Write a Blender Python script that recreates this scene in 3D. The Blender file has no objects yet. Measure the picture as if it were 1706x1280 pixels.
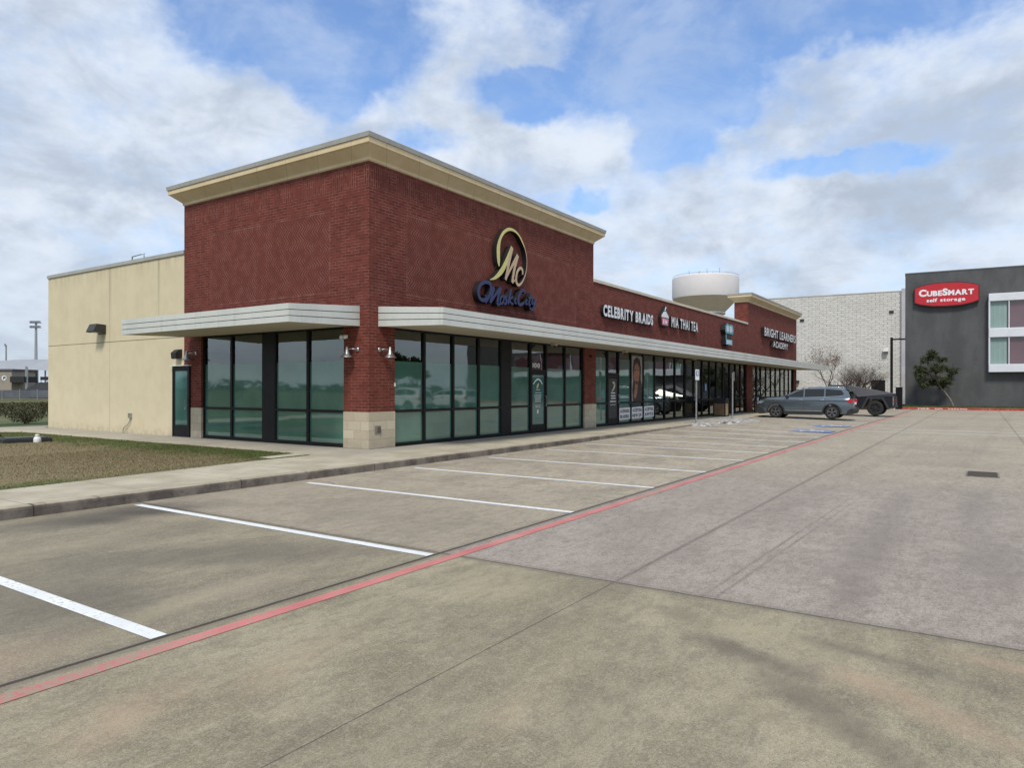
import bpy, bmesh, math, random
from math import sin, cos, pi, radians, atan2, sqrt
from mathutils import Vector, Matrix

S = bpy.context.scene
COL = S.collection
random.seed(7)

# ------------------------------------------------------------------ camera, sky, sun, exposure
HEAD = 0.588
CAMPOS = Vector((-12.433, -12.527, 1.65))
cam = bpy.data.cameras.new("camera")
camo = bpy.data.objects.new("camera", cam)
COL.objects.link(camo)
cam.sensor_width = 36
cam.lens = 1172.29 / 1706 * 36
cam.shift_y = 7.66 / 1706
cam.clip_start = 0.05
cam.clip_end = 6000
camo.matrix_world = Matrix.Translation(CAMPOS) @ (Matrix.Rotation(HEAD - pi / 2, 4, 'Z') @ Matrix.Rotation(pi / 2, 4, 'X') @ Matrix.Rotation(0.0011, 4, 'Z'))
S.camera = camo

S.view_settings.view_transform = 'Standard'
S.view_settings.look = 'None'
S.view_settings.gamma = 1
S.view_settings.exposure = 0.38

SUN_EL = radians(52)
SUN_DIR = Vector((-0.90, -0.43, 0)).normalized()          # horizontal direction TOWARDS the sun
sd = bpy.data.lights.new("sun", 'SUN')
sd.energy = 2.1
sd.angle = radians(12)
sd.color = (1.0, 0.93, 0.83)
so = bpy.data.objects.new("sun", sd)
COL.objects.link(so)
sv = Vector((SUN_DIR.x * cos(SUN_EL), SUN_DIR.y * cos(SUN_EL), sin(SUN_EL)))
so.rotation_euler = sv.to_track_quat('Z', 'Y').to_euler()
so.location = (-20, -20, 40)


class NT:
    """small helper for building node trees"""
    def __init__(s, tree):
        s.t = tree
    def n(s, typ, **kw):
        nd = s.t.nodes.new(typ)
        for k, v in kw.items():
            setattr(nd, k, v)
        return nd
    def put(s, sock, v):
        if isinstance(v, (int, float)):
            if sock.type in ('RGBA',):
                sock.default_value = (v, v, v, 1)
            elif sock.type == 'VECTOR':
                sock.default_value = (v, v, v)
            else:
                sock.default_value = v
        elif isinstance(v, (tuple, list)):
            if sock.type == 'RGBA':
                sock.default_value = (v[0], v[1], v[2], 1)
            else:
                sock.default_value = v[:3]
        else:
            s.t.links.new(v, sock)
    def m(s, op, a, b=0.0, c=0.0, clamp=False):
        nd = s.n('ShaderNodeMath', operation=op, use_clamp=clamp)
        s.put(nd.inputs[0], a); s.put(nd.inputs[1], b); s.put(nd.inputs[2], c)
        return nd.outputs[0]
    def add(s, a, b): return s.m('ADD', a, b)
    def sub(s, a, b): return s.m('SUBTRACT', a, b)
    def mul(s, a, b): return s.m('MULTIPLY', a, b)
    def ss(s, x, a, b, o0=0.0, o1=1.0):
        nd = s.n('ShaderNodeMapRange', interpolation_type='SMOOTHSTEP')
        s.put(nd.inputs[0], x)
        for i, v in enumerate((a, b, o0, o1)):
            nd.inputs[i + 1].default_value = v
        return nd.outputs[0]
    def mix(s, f, a, b, blend='MIX'):
        nd = s.n('ShaderNodeMix', data_type='RGBA', blend_type=blend)
        s.put(nd.inputs[0], f); s.put(nd.inputs[6], a); s.put(nd.inputs[7], b)
        return nd.outputs[2]
    def xyz(s, v):
        nd = s.n('ShaderNodeSeparateXYZ'); s.put(nd.inputs[0], v)
        return nd.outputs
    def vec(s, x, y, z):
        nd = s.n('ShaderNodeCombineXYZ')
        for i, v in enumerate((x, y, z)):
            s.put(nd.inputs[i], v)
        return nd.outputs[0]
    def noise(s, v, scale, detail=4, rough=0.5, dist=0.0, col=False):
        nd = s.n('ShaderNodeTexNoise')
        s.put(nd.inputs['Vector'], v)
        nd.inputs['Scale'].default_value = scale
        nd.inputs['Detail'].default_value = detail
        nd.inputs['Roughness'].default_value = rough
        nd.inputs['Distortion'].default_value = dist
        return nd.outputs['Color' if col else 'Fac']
    def band(s, x, pos, w, soft=0.004):
        """1 near x = pos, 0 away"""
        d = s.m('ABSOLUTE', s.sub(x, pos))
        return s.ss(d, w, w + soft, 1.0, 0.0)
    def mx(s, *a):
        r = a[0]
        for b in a[1:]:
            r = s.m('MAXIMUM', r, b)
        return r


# ---- world: physical blue sky with broken cloud
W = bpy.data.worlds.new("World"); S.world = W; W.use_nodes = True
t = W.node_tree; t.nodes.clear(); g = NT(t)
SKY_STR = 0.10
sky = g.n('ShaderNodeTexSky', sky_type='NISHITA', sun_disc=False)
sky.sun_elevation = SUN_EL
sky.sun_rotation = atan2(SUN_DIR.x, SUN_DIR.y)
sky.altitude = 20; sky.air_density = 1.3; sky.dust_density = 0.6; sky.ozone_density = 1.6
D = g.n('ShaderNodeTexCoord').outputs['Generated']
X, Y, Z = g.xyz(D)
zc = g.m('MAXIMUM', Z, 0.0)
px = g.m('DIVIDE', X, g.add(zc, 0.22)); py = g.m('DIVIDE', Y, g.add(zc, 0.22))
P = g.vec(px, py, 0.0)
az = g.m('ARCTAN2', Y, X)                       # world azimuth, radians
el = g.m('ARCSINE', Z)
w1 = g.xyz(g.noise(D, 5.0, 5, 0.6, 0.0, True))
az = g.add(az, g.mul(g.sub(w1[0], 0.5), 0.17)); el = g.add(el, g.mul(g.sub(w1[1], 0.5), 0.15))
def azel(x, y):
    a = HEAD - math.atan((x - 853) / 1172.3)
    r = sqrt(1172.3 ** 2 + (x - 853) ** 2)
    return a, math.atan((647.7 - y) / r), r
blobs = [(500, 40, 200, 75, 1.0), (545, 120, 60, 70, .9), (1090, 95, 165, 95, 1.0), (1150, 170, 90, 70, .9), (905, 150, 130, 36, .85),
         (1140, 250, 60, 60, .8), (640, 60, 40, 60, .5), (700, 230, 60, 30, .4), (1385, 286, 120, 22, .7), (1400, 30, 230, 36, .7), (985, 328, 40, 13, .55), (480, -120, 380, 60, .8),
         (1050, -160, 300, 130, .9), (700, -330, 300, 120, .9), (1180, 510, 60, 16, .25)]
acc = None
for (bx_, by_, rx_, ry_, k_) in blobs:
    a_, e_, r_ = azel(bx_, by_)
    u = g.mul(g.sub(az, a_), r_ / rx_); v = g.mul(g.sub(el, e_), r_ / ry_)
    d = g.m('SQRT', g.add(g.mul(u, u), g.mul(v, v)))
    b = g.ss(d, 0.35, 1.5, k_, 0.0)
    acc = b if acc is None else g.m('MAXIMUM', acc, b)
f1 = g.noise(P, 1.6, 9, 0.60, 0.25)
f2 = g.noise(g.vec(X, Y, g.mul(Z, 1.5)), 6.5, 9, 0.62, 0.25)
fb = g.add(g.mul(f1, 0.62), g.mul(f2, 0.38))
dens = g.add(g.sub(1.0, acc), g.mul(g.sub(fb, 0.5), 1.9))
dens = g.add(dens, g.mul(g.sub(g.noise(g.vec(X, Y, g.mul(Z, 1.5)), 17.0, 6, 0.66, 0.2), 0.5), 0.75))
cm = g.ss(dens, 0.28, 1.12)
cm = g.m('MAXIMUM', cm, g.ss(Z, 0.16, 0.02, 0.0, 0.93))
thin = g.ss(f1, 0.30, 0.62, 0.84, 1.0)
cm = g.m('MAXIMUM', g.mul(cm, thin), g.ss(f2, 0.40, 0.70, 0.03, 0.42))
sh1 = g.noise(g.vec(g.add(px, 3.1), g.mul(py, 1.0), 0.7), 1.5, 7, 0.55, 0.5)
sh2 = g.noise(g.vec(X, Y, g.add(g.mul(Z, 1.7), 2.7)), 7.5, 6, 0.58, 0.35)
sh3 = g.noise(g.vec(X, Y, g.add(g.mul(Z, 1.6), 5.1)), 19.0, 6, 0.62, 0.3)
shade = g.ss(g.add(g.add(g.mul(sh1, 0.45), g.mul(sh2, 0.38)), g.mul(sh3, 0.17)), 0.40, 0.60)
ccol = g.mix(shade, (3.55, 4.1, 4.95), (6.1, 6.65, 7.45))
edge = g.ss(dens, 0.5, 1.35)
ccol = g.mix(g.mul(g.sub(1.0, edge), 0.5), ccol, (5.4, 6.3, 7.6))
hz = g.ss(Z, 0.0, 0.2, 0.55, 0.0)
ccol = g.mix(hz, ccol, (4.7, 5.3, 6.1))
skyc = g.mix(1.0, sky.outputs[0], (0.95, 1.12, 1.42), 'MULTIPLY')
outc = g.mix(cm, skyc, ccol)
below = g.ss(Z, -0.03, -0.005, 1.0, 0.0)
outc = g.mix(below, outc, (2.2, 2.2, 2.1))
bg = g.n('ShaderNodeBackground'); g.put(bg.inputs[0], outc); bg.inputs[1].default_value = SKY_STR
wo = g.n('ShaderNodeOutputWorld'); t.links.new(bg.outputs[0], wo.inputs[0])


# ------------------------------------------------------------------ materials
def mat(name, base=(0.5, 0.5, 0.5), rough=0.6, metal=0.0, spec=0.5, fn=None, coat=0.0):
    m = bpy.data.materials.new(name); m.use_nodes = True
    tr = m.node_tree; b = tr.nodes['Principled BSDF']
    b.inputs['Base Color'].default_value = (*base, 1)
    b.inputs['Roughness'].default_value = rough
    b.inputs['Metallic'].default_value = metal
    b.inputs['Specular IOR Level'].default_value = spec
    b.inputs['Coat Weight'].default_value = coat
    g = NT(tr)
    if fn: fn(g, b)
    return m
def co(g): return g.n('ShaderNodeTexCoord').outputs['Object']
def bump(g, b, h, dist=0.01, strength=0.5):
    nd = g.n('ShaderNodeBump'); nd.inputs['Strength'].default_value = strength; nd.inputs['Distance'].default_value = dist
    g.put(nd.inputs['Height'], h); g.t.links.new(nd.outputs[0], b.inputs['Normal'])
def plain(base, var=0.12, scale=6.0, rough=0.6, metal=0.0, spec=0.5, name='plain', bmp=0.0, coat=0.0, grime=0.0):
    """solid colour with slight uneven wear"""
    def fn(g, b):
        c = co(g)
        n1 = g.noise(c, scale, 6, 0.6)
        n2 = g.noise(c, scale * 9, 3, 0.6)
        f = g.add(g.mul(n1, 0.7), g.mul(n2, 0.3))
        lo = tuple(v * (1 - var) for v in base); hi = tuple(min(1, v * (1 + var)) for v in base)
        colr = g.mix(g.ss(f, 0.32, 0.68), lo, hi)
        if grime:
            x, y, z = g.xyz(c)
            st = g.noise(g.vec(g.mul(x, 4), g.mul(y, 4), g.mul(z, 0.35)), 1.6, 5, 0.65)
            colr = g.mix(g.ss(st, 0.52, 0.78, 0.0, grime), colr, tuple(v * 0.45 for v in base))
        g.put(b.inputs['Base Color'], colr)
        g.put(b.inputs['Roughness'], g.ss(n1, 0.3, 0.7, max(0, rough - 0.07), min(1, rough + 0.07)))
        if bmp: bump(g, b, n2, bmp, 0.5)
    return mat(name, base, rough, metal, spec, fn, coat)

M = {}
def brick_fn(panels=True):
    def fn(g, b):
        c = co(g); x, y, z = g.xyz(c)
        u = g.sub(x, y)
        def brick(uu, vv, bw, rh, mort):
            nd = g.n('ShaderNodeTexBrick')
            g.put(nd.inputs['Vector'], g.vec(uu, vv, 0.0))
            nd.inputs['Scale'].default_value = 1
            nd.inputs['Mortar Size'].default_value = mort
            nd.inputs['Mortar Smooth'].default_value = 0.3
            nd.inputs['Brick Width'].default_value = bw; nd.inputs['Row Height'].default_value = rh
            nd.inputs['Color1'].default_value = (0, 0, 0, 1); nd.inputs['Color2'].default_value = (1, 1, 1, 1)
            nd.inputs['Mortar'].default_value = (.5, .5, .5, 1)
            return nd.outputs['Fac'], nd.outputs['Color']
        fm, fc = brick(u, z, 0.235, 0.0762, 0.0075)
        rnd = g.xyz(fc)[0]
        fmz, fcz = brick(g.add(z, 0.0), u, 0.235, 0.0762, 0.009)       # soldier bricks
        on_front = g.ss(y, 0.0, 0.02, 1.0, 0.0)
        # soldier course field just under the cornice
        s_z = g.mul(g.ss(z, 6.66, 6.665), g.ss(z, 7.14, 7.145, 1.0, 0.0))
        s_u = g.mul(g.ss(g.m('FRACT', g.mul(g.add(u, 0.4), 1 / 1.15)), 0.20, 0.21), 1.0)
        sold = g.mul(s_z, s_u)
        fac = g.m('ADD', g.mul(fm, g.sub(1.0, sold)), g.mul(fmz, sold))
        rnd = g.m('ADD', g.mul(rnd, g.sub(1.0, sold)), g.mul(g.xyz(fcz)[0], sold))
        if panels:
            # recessed zig-zag panels: one on each face
            H = 0.18
            tri = g.m('ABSOLUTE', g.sub(g.mul(g.m('FRACT', g.mul(z, 1 / (2 * H))), 2.0), 1.0))
            s_ = g.add(u, g.mul(tri, H * 0.95))
            q = g.mul(s_, 1 / 0.10)
            dq = g.m('ABSOLUTE', g.sub(g.m('FRACT', q), 0.5))
            lz = g.ss(dq, 0.31, 0.38)
            rowl = g.ss(g.m('ABSOLUTE', g.sub(g.m('FRACT', g.mul(z, 1 / H)), 0.5)), 0.455, 0.48, 0, 0.8)
            lz = g.m('MAXIMUM', lz, g.mul(rowl, 0.35))
            idx = g.vec(g.m('FLOOR', q), g.m('FLOOR', g.mul(z, 1 / H)), 0.0)
            wn = g.n('ShaderNodeTexWhiteNoise'); g.put(wn.inputs['Vector'], idx)
            def rect(u0, u1, z0, z1):
                a = g.mul(g.m('GREATER_THAN', u, u0), g.m('LESS_THAN', u, u1))
                b_ = g.mul(g.m('GREATER_THAN', z, z0), g.m('LESS_THAN', z, z1))
                return g.mul(a, b_)
            r1 = rect(-6.5, -1.4, 4.12, 6.18); r2 = rect(1.4, 10.6, 4.12, 6.18)
            inp = g.m('MAXIMUM', r1, r2)
            fac = g.m('ADD', g.mul(fac, g.sub(1.0, inp)), g.mul(lz, inp))
            rnd = g.m('ADD', g.mul(rnd, g.sub(1.0, inp)), g.mul(g.add(g.mul(wn.outputs[0], 0.45), 0.2), inp))
            fac = g.m('MULTIPLY', fac, g.sub(1.0, g.mul(inp, 0.28)))
            e1 = g.sub(rect(-6.53, -1.37, 4.09, 6.21), rect(-6.5, -1.4, 4.12, 6.18))
            e2 = g.sub(rect(1.37, 10.63, 4.09, 6.21), rect(1.4, 10.6, 4.12, 6.18))
            fac = g.m('MAXIMUM', fac, g.mul(g.m('MAXIMUM', e1, e2), 0.7))
        big = g.noise(c, 0.55, 5, 0.6); mid = g.noise(c, 3.0, 4, 0.6)
        bc = g.mix(rnd, (0.116, 0.0285, 0.021), (0.176, 0.0435, 0.031))
        bc = g.mix(g.ss(big, 0.38, 0.66), bc, g.mix(rnd, (0.108, 0.0265, 0.0195), (0.165, 0.040, 0.0285)))
        bc = g.mix(g.mul(g.ss(mid, 0.55, 0.75), 0.35), bc, (0.175, 0.058, 0.045))
        eff = g.noise(g.vec(g.mul(u, 0.8), g.mul(z, 0.25), 0.0), 1.3, 5, 0.7)       # faint lime bloom
        colr = g.mix(g.mul(fac, 0.78), bc, g.mix(g.ss(mid, .42, .58), (0.17, 0.070, 0.055), (0.29, 0.145, 0.115)))
        colr = g.mix(g.ss(eff, 0.58, 0.85, 0.0, 0.16), colr, (0.28, 0.17, 0.14))
        g.put(b.inputs['Base Color'], colr)
        bump(g, b, g.sub(1.0, fac), 0.006, 0.7)
    return fn
M['brick'] = mat('red_brick', rough=0.85, spec=0.25, fn=brick_fn(True))

def stone_fn(g, b):
    c = co(g); x, y, z = g.xyz(c)
    nd = g.n('ShaderNodeTexBrick')
    g.put(nd.inputs['Vector'], g.vec(g.add(g.sub(x, y), 0.05), g.sub(z, 0.15), 0.0))
    nd.inputs['Scale'].default_value = 1; nd.inputs['Mortar Size'].default_value = 0.006; nd.inputs['Mortar Smooth'].default_value = 0.4
    nd.inputs['Brick Width'].default_value = 0.46; nd.inputs['Row Height'].default_value = 0.228
    nd.inputs['Color1'].default_value = (0.44, 0.385, 0.285, 1); nd.inputs['Color2'].default_value = (0.56, 0.50, 0.38, 1)
    nd.inputs['Mortar'].default_value = (0.37, 0.33, 0.26, 1)
    n1 = g.noise(c, 14, 6, 0.65); n2 = g.noise(c, 2.2, 5, 0.6)
    cc = g.mix(g.ss(n1, 0.5, 0.72, 0, 0.35), nd.outputs['Color'], (0.33, 0.28, 0.2))
    cc = g.mix(g.mul(g.ss(z, 0.55, 0.15), g.ss(n2, 0.4, 0.65, 0.1, 0.5)), cc, (0.27, 0.235, 0.18))
    g.put(b.inputs['Base Color'], cc)
    bump(g, b, g.add(g.mul(g.sub(1.0, nd.outputs['Fac']), 0.7), g.mul(n1, 0.5)), 0.012, 0.7)
M['stone'] = mat('limestone_blocks', rough=0.85, spec=0.2, fn=stone_fn)

def stucco_fn(g, b):
    c = co(g); x, y, z = g.xyz(c)
    n1 = g.noise(c, 1.3, 6, 0.62); n2 = g.noise(c, 45, 3, 0.6)
    cc = g.mix(g.ss(n1, 0.35, 0.65), (0.61, 0.535, 0.37), (0.655, 0.58, 0.41))
    st = g.noise(g.vec(g.mul(x, 3), g.mul(y, 3.0), g.mul(z, 0.22)), 1.5, 5, 0.65)
    cc = g.mix(g.ss(st, 0.58, 0.8, 0, 0.18), cc, (0.33, 0.285, 0.185))
    streak = g.mul(g.band(y, 12.36, 0.01, 0.16), g.ss(z, 3.3, 5.7))
    streak2 = g.mul(g.band(y, 9.34, 0.0, 0.14), g.ss(z, 3.8, 5.7))
    streak3 = g.mul(g.mul(g.band(y, 12.80, 0.06, 0.18), g.ss(z, 3.05, 3.35)), g.ss(z, 3.55, 3.66, 1.0, 0.0))
    cc = g.mix(g.mul(g.mx(streak, streak2, streak3), g.ss(n1, 0.3, 0.7, .15, .4)), cc, (0.20, 0.18, 0.115))
    topst = g.mul(g.ss(z, 5.1, 5.75), g.ss(st, 0.42, 0.65, 0.0, 0.28))
    cc = g.mix(topst, cc, (0.29, 0.26, 0.17))
    low = g.mul(g.ss(z, 0.5, 0.15), g.ss(g.noise(c, 5, 5, .6), .4, .65, .1, .5))
    cc = g.mix(low, cc, (0.36, 0.30, 0.19))
    vj = g.mul(g.band(y, 12.38, 0.006, 0.006), 1.0); vj2 = g.mul(g.band(y, 9.34, 0.005, 0.005), g.ss(z, 3.24, 3.25))
    hj = g.band(z, 3.235, 0.011, 0.004)
    cc = g.mix(g.mul(g.mx(vj, vj2), 0.55), cc, (0.16, 0.14, 0.09))
    cc = g.mix(g.mul(hj, 0.8), cc, (0.10, 0.085, 0.05))
    g.put(b.inputs['Base Color'], cc)
    bump(g, b, g.sub(n2, g.mul(g.mx(vj, vj2, hj), 2.0)), 0.004, 0.6)
M['stucco'] = mat('beige_stucco', rough=0.9, spec=0.2, fn=stucco_fn)

def cornice_fn(g, b):
    c = co(g); x, y, z = g.xyz(c); u = g.sub(x, y)
    n1 = g.noise(c, 1.8, 6, 0.62); n2 = g.noise(c, 40, 3, 0.6)
    cc = g.mix(g.ss(n1, 0.35, 0.65), (0.64, 0.52, 0.325), (0.70, 0.585, 0.385))
    st = g.noise(g.vec(g.mul(x, 3), g.mul(y, 3.0), g.mul(z, 0.6)), 1.2, 5, 0.65)
    cc = g.mix(g.ss(st, 0.55, 0.8, 0, 0.22), cc, (0.34, 0.27, 0.15))
    j = g.ss(g.m('ABSOLUTE', g.sub(g.m('FRACT', g.mul(g.add(u, 0.6), 1 / 1.22)), 0.5)), 0.493, 0.497)
    cc = g.mix(g.mul(j, 0.55), cc, (0.15, 0.12, 0.07))
    g.put(b.inputs['Base Color'], cc); bump(g, b, n2, 0.003, 0.5)
M['cornice'] = mat('cornice_stucco', rough=0.85, spec=0.2, fn=cornice_fn)
M['capmetal'] = plain((0.37, 0.37, 0.345), 0.10, 1.5, 0.5, 0.0, name='cap_flashing', grime=0.25)
M['capcream'] = plain((0.58, 0.53, 0.42), 0.10, 1.5, 0.6, name='cream_flashing', grime=0.3)
M['fascia'] = plain((0.57, 0.59, 0.555), 0.07, 1.2, 0.45, name='canopy_fascia_metal', grime=0.30)
M['soffit'] = plain((0.46, 0.41, 0.315), 0.06, 0.8, 0.8, name='canopy_soffit', grime=0.0)
M['black'] = plain((0.009, 0.009, 0.010), 0.2, 6, 0.5, spec=0.22, name='black_aluminium')
M['blackmatte'] = plain((0.02, 0.02, 0.022), 0.2, 8, 0.7, name='matte_black')
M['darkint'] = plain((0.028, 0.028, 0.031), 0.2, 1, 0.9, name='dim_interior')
M['roof'] = plain((0.4, 0.4, 0.38), 0.1, 1, 0.9, name='roof_membrane')
M['white'] = plain((0.75, 0.75, 0.73), 0.05, 3, 0.5, name='white_paint')
M['steel'] = plain((0.42, 0.44, 0.45), 0.15, 12, 0.35, 0.9, name='galvanised_steel')
M['signpost'] = plain((0.36, 0.37, 0.37), 0.2, 10, 0.5, 0.5, name='grey_sign_post')
M['gold'] = plain((0.60, 0.55, 0.20), 0.05, 3, 0.45, name='gold_letter_face')
M['tan'] = plain((0.52, 0.38, 0.24), 0.05, 3, 0.45, name='tan_letter_face')
M['navy'] = plain((0.018, 0.027, 0.11), 0.12, 3, 0.4, name='navy_letter_face')
M['letterwhite'] = plain((0.78, 0.79, 0.82), 0.03, 3, 0.35, name='white_letter_face')
M['letterside'] = plain((0.012, 0.012, 0.014), 0.1, 3, 0.5, name='black_letter_return')
M['teal'] = plain((0.12, 0.36, 0.43), 0.08, 3, 0.4, name='teal_sign_face')
M['paleblue'] = plain((0.30, 0.56, 0.68), 0.06, 3, 0.4, name='pale_blue_sign_face')
M['pink'] = plain((0.66, 0.22, 0.30), 0.1, 3, 0.4, name='pink_cup_face')
M['red'] = plain((0.50, 0.018, 0.028), 0.05, 2, 0.35, name='red_sign_face')
M['rubber'] = plain((0.018, 0.018, 0.019), 0.15, 20, 0.85, name='tyre_rubber')
M['alloy'] = plain((0.30, 0.30, 0.32), 0.1, 20, 0.3, 0.9, name='alloy_rim')
M['carblue'] = mat('blue_grey_car_paint', (0.13, 0.165, 0.195), 0.24, 0.75, 0.5, None, 1.0)
M['carwhite'] = mat('white_car_paint', (0.72, 0.72, 0.72), 0.35, 0.0, 0.5, None, 0.8)
M['truck'] = plain((0.011, 0.012, 0.017), 0.15, 3, 0.48, 0.3, name='matte_black_wrap')
M['trucktop'] = plain((0.022, 0.023, 0.030), 0.15, 3, 0.38, 0.4, name='black_tonneau')
M['carglass'] = mat('car_glass', (0.006, 0.008, 0.009), 0.02, 0.0, 0.6)
M['chrome'] = mat('bright_trim', (0.75, 0.76, 0.78), 0.15, 1.0)
M['taillamp'] = mat('red_tail_lamp', (0.5, 0.01, 0.02), 0.15, 0.0, 0.8)
M['headlamp'] = mat('clear_head_lamp', (0.22, 0.24, 0.26), 0.1, 0.0, 0.9)
M['timber'] = plain((0.19, 0.125, 0.075), 0.2, 7, 0.6, name='brown_panel')
M['timberlight'] = plain((0.42, 0.30, 0.165), 0.15, 7, 0.6, name='light_tan_panel')
M['purple'] = plain((0.15, 0.07, 0.085), 0.06, 0.6, 0.25, name='maroon_window_reflection')  # mauve window reflection as a flat colour, on no mesh
M['shutter'] = plain((0.30, 0.42, 0.40), 0.05, 0.6, 0.4, name='pale_green_shutter')
M['winframe'] = plain((0.66, 0.69, 0.74), 0.05, 1, 0.4, name='white_window_surround')

def glassmat(name, tint, refl, rough=0.01, trans=True, film=None):
    m = bpy.data.materials.new(name); m.use_nodes = True
    tr = m.node_tree; tr.nodes.clear(); g = NT(tr)
    c = co(g)
    gl = g.n('ShaderNodeBsdfGlossy'); gl.inputs['Roughness'].default_value = rough
    gl.inputs['Color'].default_value = (0.86, 0.92, 0.90, 1)
    n = g.noise(c, 0.7, 2, 0.5)
    bmp = g.n('ShaderNodeBump'); bmp.inputs['Strength'].default_value = 0.06; bmp.inputs['Distance'].default_value = 0.05
    g.put(bmp.inputs['Height'], n); tr.links.new(bmp.outputs[0], gl.inputs['Normal'])
    if trans:
        tp = g.n('ShaderNodeBsdfTransparent'); tp.inputs[0].default_value = (*tint, 1)
    else:
        tp = g.n('ShaderNodeBsdfDiffuse'); tp.inputs[0].default_value = (*tint, 1)
        if film:
            n5 = g.noise(c, 0.9, 5, 0.6)
            g.put(tp.inputs[0], g.mix(g.ss(n5, 0.35, 0.65), tint, film))
    fr = g.n('ShaderNodeFresnel'); fr.inputs[0].default_value = 1.5
    f = g.m('ADD', g.mul(fr.outputs[0], 1.3), refl, clamp=True)
    mx = g.n('ShaderNodeMixShader'); g.put(mx.inputs[0], f)
    tr.links.new(tp.outputs[0], mx.inputs[1]); tr.links.new(gl.outputs[0], mx.inputs[2])
    o = g.n('ShaderNodeOutputMaterial'); tr.links.new(mx.outputs[0], o.inputs[0])
    return m
M['glass'] = glassmat('shop_glass', (0.74, 0.84, 0.80), 0.13)
M['film'] = plain((0.17, 0.40, 0.33), 0.10, 0.7, 0.6, name='green_window_film')
M['filmreflglass'] = glassmat('film_and_reflection_glass', (0.062, 0.155, 0.122), 0.085, 0.03, False, (0.082, 0.19, 0.152))  # real film, and greenish reflection painted on the braid shop panes
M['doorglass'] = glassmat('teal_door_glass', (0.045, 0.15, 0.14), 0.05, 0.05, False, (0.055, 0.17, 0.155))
M['farglass'] = glassmat('mauve_reflection_glass', (0.13, 0.07, 0.085), 0.05, 0.03, False, (0.15, 0.075, 0.09))  # mauve reflection painted into the pane colour

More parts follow.
